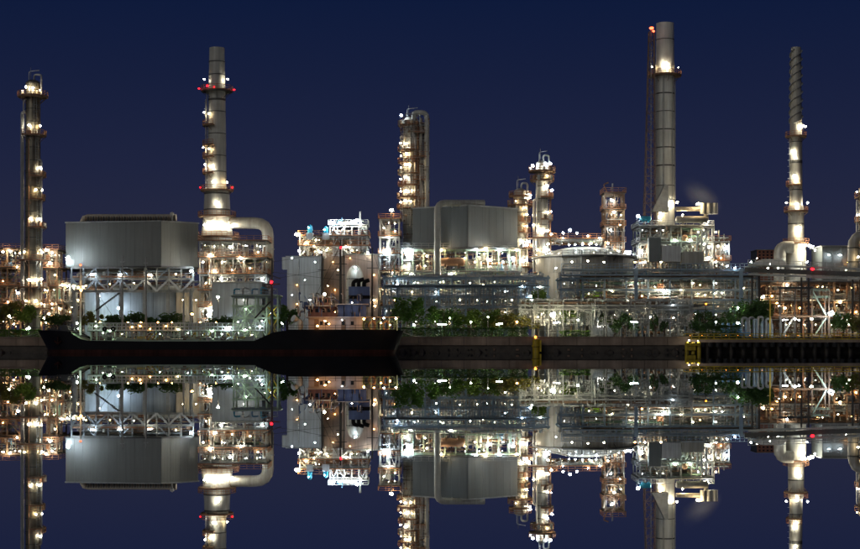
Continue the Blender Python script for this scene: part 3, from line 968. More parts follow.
# ------------------------------------------------------------------ E: white building group with roof gear
t = shed('clad_hall', 'white panelled block with a dark left shoulder, left of the pinkish wall', 287, 322, 257, 346, 14, 'panel_white', 2.3, rows=3)
MB().box((X(285, 346), 347.5, Z(263, 346)), (S(6, 346), 3, S(12, 346))).build('shoulder', 'panel_white', t)
lamps(t, 346, [(297, 285, SO, .13), (297, 304, SO, .16)], -0.5)
lamps(t, 338, [(305, 280, 'starcool', .11), (292, 295, 'starcool', .09)])  # small lamps out in front, added to brighten the white panels
lamps(t, 346, [(292, 258, C_, .22), (315, 262, C_, .2), (310, 300, C_, .24)], -4)  # more cool lamps added ahead of this wall as fill
for px in (299, 320):
    pipe(t, [(X(px, 346), 345.6, GZ), (X(px, 346), 345.6, Z(259, 346))], 0.12, 'steel_grey', 'downpipe')
t = shed('clad_hall', 'dark recessed bay between the white block and the pinkish wall', 322.5, 344, 252, 352, 10, 'panel_pink', 2.3, rows=2)
lamps(t, 352, [(333, 262, SO, .14), (335, 290, SO, .2)], -0.8)
lamps(t, 340, [(328, 286, 'star', .1), (338, 270, 'star', .1)])  # lamps standing off the wall, added to lighten the bay
t = shed('clad_hall', 'pinkish panelled wall behind the small round-topped tank', 344.5, 378, 255, 347, 12, 'panel_pink', 2.4, rows=2)
lamps(t, 347, [(368, 253, WH, .3), (350, 258, SO, .16), (374, 275, SO, .2), (374, 300, W, .24)], -0.8)
tk = thing('storage_tank', 'small pale round-topped tank with a bright lamp on its top', 'tank', (X(355, 342), 342, GZ))
r = S(8.5, 342)
MB().lathe((X(355, 342), 342), [(r, GZ), (r, Z(279, 342))] + dome_profile(r, Z(279, 342) + 0.02, S(14, 342)), 24).build('shell', 'tank_pale', tk, True)
rings(tk, (X(355, 342), 342), [(r, Z(279, 342), .2), (r, Z(290, 342), .2), (r, Z(300, 342), .2)])
lamp(tk, (X(356, 342), 340.7 - r * 0.75, Z(268, 342)), 'cool', 0.36)
ladder(tk, (X(350, 342), 342 - r - .1), GZ, Z(276, 342), -100)
u, zs = unit('roof_plant', 'roof deck with bright white lamps and blue vents above the pinkish wall', 300, 367, 236, 256, 348, 9, 2, 8, seed=31, n=70, m='steel_pale', rail_m='orange_paint', big=0.7, cat='process unit',
    lamp_list=[(297, 234, W, .55, 'flood'), (306, 243, W, .32), (299, 251, WH, .34), (332, 222, C_, .5, 'flood'), (340, 222.5, C_, .42), (346, 223, WH, .46), (352, 222, C_, .42), (357, 220, C_, .45), (361, 224, WH, .3), (346, 247, WH, .3), (314, 246, W, .2), (328, 248, SO, .2), (321, 252, WH, .22)], rand_lamps=5, kinds=(WH, W))
frame(u, X(330, 348), X(366, 348), 348.6, 355, [zs[-1], Z(225, 348)], 5, 1, 'steel_pale', wd=0.35, brace=0.6)
clutter(u, X(330, 348), X(366, 348), 348.4, 354, [zs[-1], Z(225, 348), Z(218, 348)], 26, random.Random(8), ['steel_pale', 'white_paint', 'pipe_silver'], 0.6)
for px, top in ((310, 225), (326, 227)):
    x, d = X(px, 348), 347.6
    r = S(2.6, 348)
    MB().lathe((x, d), [(r, Z(233, 348)), (r, Z(top + 3, 348))] + dome_profile(r, Z(top + 3, 348) + .02, r * 1.3), 14).build('vent_hood', 'pipe_cyan', u, True)
    MB().box((x, d, Z(236.5, 348)), (r * 2.6, r * 2.2, S(6.5, 348))).build('vent_stand', 'steel_pale', u)
    lamp(u, (x - r * .4, d - 1.3, Z(top + 3, 348)), 'cool', 0.2)
pipe(u, [(X(360, 348), 349, Z(228, 348)), (X(360, 348), 349, Z(211, 348))], 0.22, 'white_paint', 'vent_pipe')

# ------------------------------------------------------------------ F, G: framed tower with warm lamp, and the twin column
u, zs = unit('process_tower', 'open white-framed tower topped by a single warm lamp', 380, 399, 219, None, 362, 8, 7, 2, seed=41, n=60, m='steel_pale', rail_m='orange_paint', big=0.8, brace=0.5, cat='process unit',
    lamp_list=[(391.5, 210, W, .6), (384, 228, WH, .2), (388, 237, WH, .34), (395, 231, W, .2), (386, 252, C_, .7, 'flood'), (392, 273, W, .36), (384, 290, W, .28), (394, 300, SO, .3)], rand_lamps=3)
pipe(u, [(X(391.5, 362), 361, Z(219, 362)), (X(391.5, 362), 361, Z(212, 362))], 0.12, 'steel_grey', 'lamp_post')
G = column_tower('distillation_tower', 'thick twin-pipe column with a lit ladder side behind the grey angular box', 411, 372,
    [(None, 8.2), (125, 8.2), (121, 7.6)],
    [(126, 5, 130, 300, [(215, C_, .5, 2.4), (250, W, .2, 1)]),
     (151, 5, 150, 300, [(205, W, .42, 1.8), (238, WH, .34, 1.4)]),
     (163, 5, 150, 300, [(205, W, .32, 1.6), (245, W, .4, 2.0)]),
     (174.5, 5, 150, 310, [(205, W, .3, 1.6), (262, W, .42, 2.2), (240, WH, .34, 2.2)]),
     (186, 5, 150, 310, [(205, C_, .34, 1.6), (243, WH, .4, 2.0)]),
     (198, 6, 150, 310, [(205, W, .34, 1.5), (245, WH, .42, 1.6), (275, W, .3, 1.6)]),
     (209, 6, 150, 310, [(205, W, .34, 1.6), (240, WH, .36, 1.8), (270, W, .34, 1.6)])],
    risers=[(-20, 0.5, 290, 141, 'pipe_silver'), (-65, 0.3, 290, 138, 'pipe_silver'), (-45, 0.22, 290, 122, 'pipe_rust'), (-90, 0.16, 290, 130, 'steel_grey')],
    ladders=[(225, 163, 127), (235, 209, 164)], m='shell_grey', weld=2.4)
x1, x2, y = X(421, 372), X(427, 372), 369.5                     # pair of tall overhead lines on the right
pipe(G, [(X(414, 372), y, Z(122, 372)), (X(414, 372), y, Z(114, 372)), (x2, y, Z(114, 372)), (x2, y, GZ)], 0.62, 'shell_grey', 'overhead_line', 1.6, 12)
pipe(G, [(x1, y + 1, Z(119, 372)), (x1, y + 1, GZ)], 0.42, 'shell_silver', 'overhead_line', 1.4, 10)
MB().lathe((X(420.5, 374), 374), [(S(5.4, 374), GZ), (S(5.4, 374), Z(128, 374))] + dome_profile(S(5.4, 374), Z(128, 374) + .02, 1.2), 16).build('side_shell', 'shell_dark', G, True)
rings(G, (X(420.5, 374), 374), [(S(5.4, 374), Z(135 + 12 * k, 374), .2) for k in range(8)])
for rr_ in (134, 158, 181, 200):
    MB().box((X(420, 372), 370.2, Z(rr_, 372)), (S(13, 372), 2.2, .18)).build('platform', 'steel_brown', G)
    railing(G, [(X(413.5, 372), 369, Z(rr_, 372) + .1), (X(426.5, 372), 369, Z(rr_, 372) + .1)], m='orange_paint', t=.09)
small_piping(G, X(401, 372), X(429, 372), 366, 371, Z(290, 372), Z(114, 372), 170, random.Random(4), 'pipe_silver')
small_piping(G, X(401, 372), X(429, 372), 366, 371, Z(290, 372), Z(114, 372), 120, random.Random(5), 'steel_brown')
MB().box((X(422, 372), y + .8, Z(124, 372)), (S(16, 372), 0.8, 0.3)).build('pipe_support', 'steel_brown', G)
MB().box((X(422, 372), y + .8, Z(165, 372)), (S(14, 372), 0.8, 0.3)).build('pipe_support', 'steel_brown', G)

# ------------------------------------------------------------------ H: angular grey box with an elbow pipe
D = 338
t = thing('clad_reactor_housing', 'angular dark grey clad box showing two faces with an elbow pipe in front', 'industrial building', (X(467, D), D + 8, GZ))
poly = [(X(413, 346), 346), (X(467.5, D), D), (X(517, 347), 347), (X(500, 358), 358), (X(430, 358), 358)]
z0, z1 = Z(247, D), Z(205.5, D)
clad_box(t, poly, z0, z1, ['clad_dark', 'clad_grey'])  # same cladding, left face darker: its shade is put into the colour
for k, px in enumerate((418, 440, 467, 495, 513)):
    for yy in (349, 356):
        MB().ibeam((X(px, 348), yy, GZ), (X(px, 348), yy, z0 - 0.2), 0.8).build('leg', 'steel_grey', t)
pipe(t, [(X(437.5, 337), 337, Z(292, 337)), (X(437.5, 337), 337, Z(203, 337)), (X(484, 341), 341, Z(203, 341))], S(3.3, 337), 'shell_silver', 'elbow_pipe', S(8, 337), 14)
for px in (452, 470):
    MB().box((X(px, 339), 339.7, Z(205, 339)), (0.3, 0.5, 0.9)).build('pipe_saddle', 'steel_grey', t)
u, zs = unit('process_unit', 'floodlit pipework deck directly under the angular grey box', 402, 520, 249, None, 341, 7, 4, 11, seed=51, n=150, m='steel_green', rail_m='steel_grey', big=0.9,
    lamp_list=[(408, 252, C_, .75, 'flood'), (427, 256, W, .3), (441, 250, W, .42), (476, 248.5, C_, .45), (485, 248.5, W, .46), (500, 250, C_, .45), (517, 250, W, .46), (490, 260, 'star', .36), (465, 258, W, .2), (410, 274, WH, .4), (405, 267, W, .34), (425, 266, W, .24), (437, 272, WH, .32), (451, 274, WH, .42), (456, 277, W, .22), (443, 287, W, .34), (475, 262, W, .26), (503, 262, WH, .3), (513, 258, C_, .5), (524, 260, WH, .45), (512, 277, WH, .2, 'tube'), (497, 278, W, .22), (418, 283, W, .22), (470, 283, WH, .2)], rand_lamps=14, kinds=(WH, W, 'green'))
drum(u, (X(452, 341), 340.5, Z(262, 341)), S(22, 341), S(4.2, 341), 'x', 'pipe_rust')
# ------------------------------------------------------------------ front blue rack with close verticals (middle)
t = pipe_rack('pipe_rack', 'long bluish pipe rack with close upright bars behind the middle bushes', 384, 548, 318, 8, [306, 296, 286, 277], 14, 'steel_blue', 6, 61, rail_row=286,
    lamp_list=[(396.5, 285, 'starcool', .4), (412, 292, W, .2), (436, 292, C_, .2), (460, 300, W, .18), (483, 285, W, .25), (522, 286, C_, .25), (512, 300, W, .2), (531, 296, C_, .3), (540, 287, WH, .25), (447, 311, WH, .2), (505, 312, W, .2)], pm=['pipe_silver', 'steel_blue', 'steel_grey', 'pipe_silver', 'pipe_green'])
for k in range(56):
    px = 385 + k * 2.9
    MB().beam(P(px, 307, 317.2), P(px, 287 - (k % 5), 317.2), 0.16).build('upright_bar', 'steel_blue' if k % 3 else 'steel_grey', t)

# ------------------------------------------------------------------ I: two slim columns
column_tower('distillation_tower', 'shorter of the two slim columns beside the angular box, dark cage top', 520, 352,
    [(None, 6.6), (200, 6.6), (192, 6.2)],
    [(206, 6, 0, 360, [(-20, WH, .46, 2.0), (-120, W, .2, 1)]), (197, 5, 0, 360, [(-15, WH, .5, 0.4)]), (222, 4, -100, 60, [(-50, W, .4, 1.6), (-70, W, .3, 3.2)]), (233, 4, -100, 60, [(-50, W, .36, 1.5)]),
     (249, 7, -140, 60, [(-80, WH, .5, 1.6), (-30, WH, .5, 1.6), (-50, C_, .4, 0.8)]), (268, 6, -140, 60, [(-60, WH, .5, 1.8), (-100, W, .4, 1.6)]), (284, 6, -140, 60, [(-50, WH, .4, 1.6), (-90, W, .4, 1.6)])],
    risers=[(-120, 0.2, 280, 205, 'pipe_silver'), (-40, 0.24, 280, 200, 'pipe_silver')], ladders=[(-60, 222, 206)])
column_tower('distillation_tower', 'taller of the two slim columns, crowned by two cool star-bright lamps', 542, 350,
    [(None, 6.8), (235, 6.8), (230, 6.2), (174, 6.2), (164, 5.8)],
    [(181, 6, 0, 360, [(-60, W, .2, 1)]), (172, 7.5, 0, 360, [(200, C_, .55, 1.4), (-40, C_, .55, 1.8), (-80, WH, .25, 1), (-15, W, .3, -1)]), (198, 5, -100, 60, [(-62, WH, .5, 2.6), (-10, C_, .5, 1.8)]), (220, 5, -100, 60, [(-58, WH, .4, 1.6), (-5, WH, .25, 2.0)]),
     (239, 9, -170, 60, [(-100, WH, .55, 1.8), (-30, W, .45, 1.0), (-150, W, .4, 3.2), (-60, WH, .4, 1.8)]), (258, 8, -160, 60, [(-60, C_, .5, 1.8), (-120, W, .4, 1.8)]), (278, 7, -150, 60, [(-70, W, .4, 1.8)])],
    risers=[(-130, 0.2, 280, 178, 'pipe_silver'), (-160, 0.26, 280, 200, 'pipe_silver'), (-20, 0.18, 280, 190, 'pipe_rust')], ladders=[(-55, 220, 182), (-50, 239, 221)])

# ------------------------------------------------------------------ J: domed tank with crown walkway
D = 336
c = (X(590, D), D + 12)
r = S(48, D + 12)
tk = thing('domed_tank', 'big pale domed storage tank ringed by a lit walkway', 'tank', (c[0], c[1], GZ))
zt = Z(254.5, D)
# wall in courses of curved plates
for k in range(5):
    za, zb = GZ + (zt - GZ) * k / 5, GZ + (zt - GZ) * (k + 1) / 5
    for j in range(12):
        a0, a1 = R(180 + j * 15 + (k % 2) * 7.5), R(180 + (j + 1) * 15 + (k % 2) * 7.5) - 0.004
        MB().sector(c, r - 0.15, r, za + 0.02, zb - 0.02, a0, a1, 3).build('plate', 'tank_pale', tk, True)
MB().lathe(c, [(r - 0.12, GZ), (r - 0.12, zt)], 48).build('inner_wall', 'clad_dark', tk, True)
hc = S(11.5, D)
Rc = (r * r + hc * hc) / (2 * hc)
MB().lathe(c, [(r + .05, zt - 0.1)] + [(max(.02, (r + .05) * (1 - k / 10)), zt + math.sqrt(Rc * Rc - (r * (1 - k / 10)) ** 2) - (Rc - hc)) for k in range(11)], 48).build('dome_roof', 'shell_silver', tk, True)
round_platform(tk, c, Z(255.5, D), r, r + 1.1, 180, 360, 'steel_dark', 'steel_grey')
for k in range(5):
    a = R(225 + k * 17)
    q = r * .5
    lamp(tk, (c[0] + q * math.cos(a), c[1] + q * math.sin(a), zt + hc * .75 + .8), 'cool', .2)
ladder(tk, (X(606, D), c[1] - r - 0.25), GZ, Z(250, D), -80)
pipe(tk, [(X(582, D), c[1] - r - 0.3, GZ), (X(582, D), c[1] - r - 0.3, Z(250, D))], 0.2, 'steel_grey')
for i in range(16):
    a = R(196 + i * 9.8)
    if i % 2 == 0:
        lamp(tk, (c[0] + (r + .7) * math.cos(a), c[1] + (r + .7) * math.sin(a), Z(252.5, D)), 'cool' if i % 4 else 'warm', 0.1)
lamps(tk, 321, [(572, 262, W, .26), (588, 261, W, .26), (604, 262, W, .26), (556, 268, C_, .2)])  # lamps well ahead of the tank, added to brighten its wall
lamps(tk, D, [(563, 233, C_, .36), (570, 230, C_, .45), (577, 233, C_, .36), (548, 244, W, .36), (545, 251, C_, .42)])
unit('process_unit', 'narrow roof pipework crowning the domed tank', 548, 602, 239, 244, 352, 5, 1, 8, seed=62, n=44, m='steel_grey', big=0.5, rail_m='orange_paint', lamp_list=[(553, 239, W, .26), (588, 236, W, .26), (600, 238, WH, .3), (563, 238, WH, .2)], rand_lamps=3)

# ------------------------------------------------------------------ K: slim framed tower left of tall chimney
u, zs = unit('process_tower', 'slim steel tower with stacked white lamps left of the tallest chimney', 605, 624, 193, None, 358, 6, 9, 2, seed=63, n=60, m='steel_brown', mats=['steel_dark', 'pipe_rust', 'steel_grey', 'steel_brown'], rail_m='orange_paint', big=0.75, cat='process unit', brace=0.5,
    lamp_list=[(612, 200, C_, .5), (614, 212, WH, .42), (621, 215, 'green', .2), (611, 230, C_, .26, 'flood'), (606, 253, C_, .6, 'flood'), (618, 252, WH, .45, 'flood'), (620, 225, W, .2), (608, 243, W, .3), (616, 265, W, .3)], rand_lamps=2, kinds=(WH, W, C_))
pipe(u, [(X(613, 358), 359, zs[-1]), (X(613, 358), 359, Z(183, 358))], 0.16, 'steel_grey', 'vent_pipe')
pipe(u, [(X(608, 358), 359, zs[-1]), (X(604, 358), 359, Z(184, 358)), (X(609, 358), 359, Z(182, 358))], 0.16, 'pipe_rust', 'davit')

# ------------------------------------------------------------------ L: the tallest chimney and the lattice beside it
D = 385
c = (X(665, D), D)
ch = thing('chimney', 'tallest chimney, pale plain cylinder with dark bands and one lit platform', 'chimney', (c[0], D, GZ))
MB().lathe(c, [(S(9.6, D), GZ), (S(9.6, D), Z(130, D)), (S(8.9, D), Z(23.5, D)), (S(8.3, D), Z(23.4, D)), (S(8.2, D), Z(28, D))], 32).build('shell', 'shell_pale', ch, True)
for a_, r_ in ((250, .09), (257, .07), (305, .08), (-20, .12)):
    rr = S(9.7, D) + .12
    pipe(ch, [(c[0] + rr * math.cos(R(a_)), c[1] + rr * math.sin(R(a_)), Z(200, D)), (c[0] + rr * math.cos(R(a_)), c[1] + rr * math.sin(R(a_)), Z(78, D))], r_, 'steel_grey', 'conduit')
rings(ch, c, [(S(9.0, D), Z(40, D), .2), (S(9.2, D), Z(76, D), .35), (S(9.3, D), Z(94, D), .35), (S(9.5, D), Z(112, D), .2), (S(9.6, D), Z(130, D), .3), (S(9.6, D), Z(148, D), .3), (S(9.6, D), Z(166, D), .35), (S(9.6, D), Z(186, D), .2), (S(9.6, D), Z(200, D), .2)])
round_platform(ch, c, Z(76, D), S(9.2, D), S(16.5, D), 0, 360, 'steel_brown', 'orange_paint')
for row, ang, rp, k, s in ((66, 262, 9.2, WH, .6), (70, 278, 9.2, W, .4), (67, 190, 11, W, .36), (68, -15, 11, W, .16), (204, 285, 10, WH, .6), (203, 320, 10.5, W, .5), (214, 240, 9.5, W, .5)):
    on_shell(ch, c, D, row, ang, rp, k, s)
ladder(ch, (c[0] - S(9.9, D), D - 1.5), Z(200, D), Z(76, D), 200)
# dark wedge-shaped breeching at its foot
b = MB()
y0, y1 = D - 7, D - 4
pts = [(648, 214), (664, 214), (664, 188), (661, 187)]
b.v = [P(px, py, D)[:1] + (y0,) + P(px, py, D)[2:] for px, py in pts] + [P(px, py, D)[:1] + (y1,) + P(px, py, D)[2:] for px, py in pts]
b.f = [(0, 1, 2, 3), (7, 6, 5, 4), (0, 4, 5, 1), (1, 5, 6, 2), (2, 6, 7, 3), (3, 7, 4, 0)]
b.build('flue_breeching', 'steel_grey', ch)
la = thing('lattice_tower', 'thin dark lattice tower with a red light hugging the tallest chimney', 'tower', (X(651, 380), 380, GZ))
def latt(row):
    u = (row - 32) / (266 - 32)
    return 651.5 - 2.5 * u, 2.6 + 3.4 * u
rows = [32 + 234 * k / 26 for k in range(27)]
for k in range(26):
    a, wa = latt(rows[k])
    b_, wb = latt(rows[k + 1])
    q = [[(X(a + i * wa, 380), 380 + j * S(wa, 380), Z(rows[k], 380)) for i, j in ((-1, -1), (1, -1), (1, 1), (-1, 1))],
         [(X(b_ + i * wb, 380), 380 + j * S(wb, 380), Z(rows[k + 1], 380)) for i, j in ((-1, -1), (1, -1), (1, 1), (-1, 1))]]
    m = MB()
    for i in range(4):
        m.beam(q[0][i], q[1][i], 0.18)
        m.beam(q[0][i], q[0][(i + 1) % 4], 0.11)
        m.beam(q[0][i] if k % 2 else q[0][(i + 1) % 4], q[1][(i + 1) % 4] if k % 2 else q[1][i], 0.11)
    m.build('lattice_section', 'steel_brown', la)
for i in (-1, 1):
    a, wa = latt(266)
    MB().beam((X(a + i * wa, 380), 380, GZ), (X(a + i * wa, 380), 380, Z(266, 380)), 0.25).build('leg', 'steel_dark', la)
pipe(la, [(X(651, 380), 380, GZ), (X(651, 380), 380, Z(30, 380))], 0.12, 'steel_grey', 'riser')
lamp(la, P(651.5, 28, 379.5), 'flame', 0.75, 'globe', 'warning_light')
lamp(la, P(653.5, 31, 379.2), 'flame', 0.5, 'globe', 'warning_light')
pipe(la, [P(650, 60, 379), P(643, 210, 372)], 0.05, 'steel_dark', 'guy_wire')

# ------------------------------------------------------------------ M: heater block at the foot of the tall chimney
u, zs = unit('process_unit', 'big lit heater block around the foot of the tallest chimney', 640, 712, 226, None, 362, 12, 7, 7, seed=71, n=150, m='steel_grey', rail_m='steel_grey', big=1.0, brace=0.5,
    lamp_list=[(638, 216, C_, .6), (660, 217, WH, .7), (684, 216, W, .55, 'flood'), (706, 221, WH, .5, 'flood'), (667, 252, W, .6, 'flood'), (653, 255, C_, .8, 'flood'), (628, 252, C_, .7, 'flood'), (641, 251, WH, .55, 'flood'), (704, 244, WH, .4), (706, 236, WH, .4), (709, 247, WH, .46), (709, 258, WH, .44), (698, 232, W, .3), (675, 240, 'green', .4), (690, 240, 'green', .4), (700, 256, WH, .5), (645, 262, W, .3), (684, 262, W, .3), (661, 262, W, .3), (635, 262, SO, .3)], rand_lamps=14, kinds=(WH, W, C_, SO))
D = 361
for x0_, x1_, y0_, y1_, m in ((648, 660, 238, 262, 'clad_dark'), (661, 680, 246, 262, 'panel_white'), (681, 703, 252, 264, 'tank_pale')):
    MB().box(((X(x0_, D) + X(x1_, D)) / 2, D - 0.1, (Z(y0_, D) + Z(y1_, D)) / 2), (S(x1_ - x0_, D), 2.4, S(y1_ - y0_, D))).build('cabinet', m, u)
for k in range(9):                                       # pale lit braced panel on the right side
    px = 697 + (k % 3) * 4.5
    py = 230 + (k // 3) * 9
    MB().beam(P(px, py + 8, D - .6), P(px + 3.5, py, D - .6), 0.3).beam(P(px, py, D - .6), P(px, py + 9, D - .6), 0.35).build('brace', 'steel_pale', u)
drum(u, (X(691, D), D - 1.5, Z(220, D)), S(30, D), S(3.4, D), 'x', 'panel_beige', 'drum')
pipe(u, [P(676, 209, D), P(706, 209, D), P(706, 218, D)], 0.55, 'panel_beige', 'header_pipe')
for px in (703, 709, 715):
    MB().tube([P(px, 214, D - 1), P(px, 203, D - 1)], 0.7, 10).build('vent_stack', 'shell_silver', u, True)
drum(u, (X(645, D), D - 0.8, Z(219, D)), S(9, D), S(2.6, D), 'x', 'pipe_cyan', 'drum')
u2, zs = unit('process_unit', 'stepped right-hand annex of the heater block with one cool corner lamp', 713, 729, 241, None, 364, 9, 5, 2, seed=72, n=60, m='steel_grey', rail_m='orange_paint', big=0.8,
    lamp_list=[(727, 248, C_, .55), (718, 246, W, .34), (716, 232, W, .3), (721, 258, SO, .3), (716, 262, WH, .3)], rand_lamps=4, kinds=(W, SO))
for k in range(3):
    pipe(u2, [P(714 + 5 * k, 241, 363), P(714 + 5 * k, 226 + 4 * k, 363)], 0.15, 'steel_grey', 'vent_pipe')
MB().prism([(X(709, 364), 363), (X(728, 364), 363), (X(728, 364), 369), (X(709, 364), 369)], Z(238.5, 364), Z(237.5, 364)).build('canopy', 'steel_pale', u2)
lamp(u2, P(698, 204, 359), 'warm', 0.6)

# ------------------------------------------------------------------ N: long blue pipe rack and the low bridge in front of it
rk = pipe_rack('pipe_rack', 'long blue steel pipe rack with four tiers right of the domed tank', 561, 757, 302, 8, [310, 299, 289, 277.5], 21, 'steel_blue', 9, 81, rail_row=276,
    lamp_list=[(637, 284, WH, .32), (664, 291, WH, .6), (668, 300, WH, .36), (612, 291, W, .2), (650, 303, W, .2), (693, 283, W, .2), (705, 295, W, .24), (681, 290, W, .2), (722, 293, WH, .2), (628, 300, W, .2), (735, 268, C_, .3), (727, 266, C_, .25), (700, 285, SO, .2), (642, 296, SO, .22), (655, 287, W, .16), (716, 283, WH, .18), (744, 288, W, .16), (602, 302, 'green', .2)])
railing(rk, [(X(561, 302), 301.2, Z(270, 302)), (X(757, 302), 301.2, Z(270, 302))], m='steel_blue', t=0.1, step=0.9, h=1.25)
MB().box((X(659, 302), 302.2, Z(270, 302) - 0.1), (X(757, 302) - X(561, 302), 1.6, 0.15)).build('walkway', 'steel_blue', rk)
pipe(rk, [(X(562, 302), 300.9, Z(276, 302)), (X(562, 302), 300.9, Z(264.5, 302)), (X(594, 302), 300.9, Z(264.5, 302))], 0.1, 'steel_pale', 'handrail', 0.8)
clutter(rk, X(566, 302), X(754, 302), 301.8, 309, [Z(310, 302), Z(299, 302), Z(289, 302), Z(278, 302), Z(270, 302)], 80, random.Random(82), None, 0.55)
for px in (636, 741):
    MB().ibeam((X(px, 300.5), 300.5, GZ), (X(px, 300.5), 300.5, Z(268, 300.5)), 0.75).build('column', 'steel_blue', rk)
u, zs = unit('process_unit', 'warm-lit equipment rows glimpsed through the blue pipe rack', 604, 754, 283, None, 320, 8, 3, 12, seed=83, n=130, m='steel_grey', big=0.8, rail_m='orange_paint', lamp_list=[(650, 317, WH, .3), (674, 318, WH, .42), (680, 308, W, .3), (614, 314, WH, .34), (695, 314, WH, .26), (708, 300, W, .3), (632, 311, W, .3)], rand_lamps=22, kinds=(W, WH, SO, C_))
tp = thing('covered_stockpile', 'bright lime tarpaulin-covered crate stack under the blue rack', 'stockpile', (X(596, 312), 312, GZ))
MB().box((X(596, 312), 314, Z(292.5, 312)), (S(18, 312), 3, S(8, 312))).build('tarpaulin', 'tarp_lime', tp)
MB().box((X(596, 312), 314, (Z(296.8, 312) + GZ) / 2), (S(17, 312), 2.8, Z(296.8, 312) - GZ)).build('crate_stack', 'steel_brown', tp)
lamp(tp, P(596, 286, 310.6), 'green', 0.24)
sh = shed('clad_hall', 'long beige wall section behind the left end of the blue rack', 574, 614, 279.5, 316, 6, 'panel_beige', 3.0)
lamps(sh, 316, [(583, 277, W, .2), (606, 277, W, .2)], -1)
br = pipe_rack('pipe_bridge', 'low dark pipe bridge on thin posts in front of the blue rack', 520, 692, 284, 3.2, [308.5, 304.5], 14.5, 'steel_grey', 4, 84, pm=['steel_grey', 'steel_brown', 'pipe_silver', 'steel_dark'], wd=0.26, cat='pipe bridge',
    lamp_list=[(538, 317, W, .2), (673, 305, C_, .14)])
ho = shed('gatehouse', 'small pale gatehouse with a bright arched window behind the bushes', 590, 614, 317, 292, 5, 'panel_white', 2.4)
aw = MB()
for k in range(4):
    x = X(598.5 + k * 2.3, 291.6)
    aw.box((x, 291.78, Z(324.5, 291.6)), (0.36, 0.06, 1.1))
    aw.tube([(x, 291.75, Z(321.8, 291.6)), (x, 291.81, Z(321.8, 291.6))], 0.19, 8)
aw.build('lit_window', 'g_window', ho)
lamp(ho, P(602, 321, 290.6), 'cool', 0.18)
def lamp_post(label, px, py, d, kind, size, shape='globe', group='yard lamp posts', arm=0.0):
    t = thing('lamp_post', label, 'lamp post', (X(px, d), d, GZ), group)
    pipe(t, [(X(px, d) + arm, d + size + .2, GZ), (X(px, d) + arm, d + size + .2, Z(py, d) + size), (X(px, d), d + 0.1, Z(py, d) + size * 1.4)], 0.08, 'steel_dark', 'post', 0.3)
    lamp(t, P(px, py, d), kind, size, shape)
    return t
lamp_post('yellow star-bright lamp post left of the blue rack above the river wall', 553, 314.5, 276, 'star', 0.72)
lamp_post('short lamp post with a bar lamp under the star-bright lamp', 556.5, 322.5, 272, 'white', 0.26, 'tube')
small_piping(br, X(520, 284), X(692, 284), 283.5, 290, GZ, Z(303, 284), 160, random.Random(6), 'steel_grey')
lamp_post('bar lamp post below the thick blue column of the pipe rack', 634, 322, 272, 'cool', 0.26, 'tube')
lamp_post('left of the two bar lamp posts by the middle hedge', 442, 324.5, 270, 'green', 0.34, 'tube')
lamp_post('right of the two bar lamp posts by the middle hedge', 499.5, 324, 270, 'green', 0.28, 'tube')
lamp_post('low bright lamp post at the far left river bank', 28, 328.5, 268, 'green', 0.34, 'flood')
lamp_post('cool lamp post before the dark tree right of the rack', 738, 308, 290, 'cool', 0.36)
lamp_post('greenish lamp post beside the blue riser pipes', 738, 323, 276, 'green', 0.36)
lamp_post('white lamp post between the column foot and the truss legs', 77, 323, 276, 'green', 0.3)
lamp_post('small white lamp post behind the green loading frame', 283, 323, 280, 'cool', 0.34, 'flood')
lamp_post('amber lamp post before the beige hall', 192, 314, 284, 'sodium', 0.34)
lamp_post('amber lamp post at the right end of the low pipe bridge', 706, 304, 286, 'orange', 0.26)

# ------------------------------------------------------------------ O: right stack with helical strakes
D = 372
c = (X(796, D), D)
ch = thing('chimney', 'slim chimney with spiral strakes on its top third at the right', 'chimney', (c[0], D, GZ))
MB().lathe(c, [(S(10, D), GZ), (S(10, D), Z(252, D)), (S(8, D), Z(240, D)), (S(7.6, D), Z(208, D)), (S(6.4, D), Z(204, D)), (S(5.9, D), Z(135, D)), (S(4.9, D), Z(47.5, D)), (S(4.3, D), Z(47.4, D)), (S(4.2, D), Z(52, D))], 24).build('shell', 'shell_silver', ch, True)
for j in range(3):                                       # helical strakes
    b = MB()
    n = 90
    for k in range(n + 1):
        row = 124 - (124 - 50) * k / n
        a = 2 * PI * (j / 3 + 3.0 * k / n)
        r0 = S(5.9 - (135 - row) / 88, D) - 0.05
        for rr, dz in ((r0, -0.05), (r0 + 0.42, -0.05), (r0 + 0.42, 0.05), (r0, 0.05)):
            b.v.append((c[0] + rr * math.cos(a), c[1] + rr * math.sin(a), Z(row, D) + dz))
    for k in range(n):
        for i in range(4):
            i2 = (i + 1) % 4
            b.f.append((4 * k + i, 4 * k + i2, 4 * k + 4 + i2, 4 * k + 4 + i))
    b.build('strake', 'steel_grey', ch)
rings(ch, c, [(S(5.9, D), Z(142, D), .2), (S(6.0, D), Z(162, D), .8), (S(6.1, D), Z(190, D), .3), (S(7.7, D), Z(224, D), .3)])
round_platform(ch, c, Z(137, D), S(5.9, D), S(10.5, D), 0, 360)
round_platform(ch, c, Z(186, D), S(6.1, D), S(10, D), 120, 290)
round_platform(ch, c, Z(212, D), S(7.4, D), S(12, D), 0, 360)
round_platform(ch, c, Z(244, D), S(8.5, D), S(13, D), 0, 360)
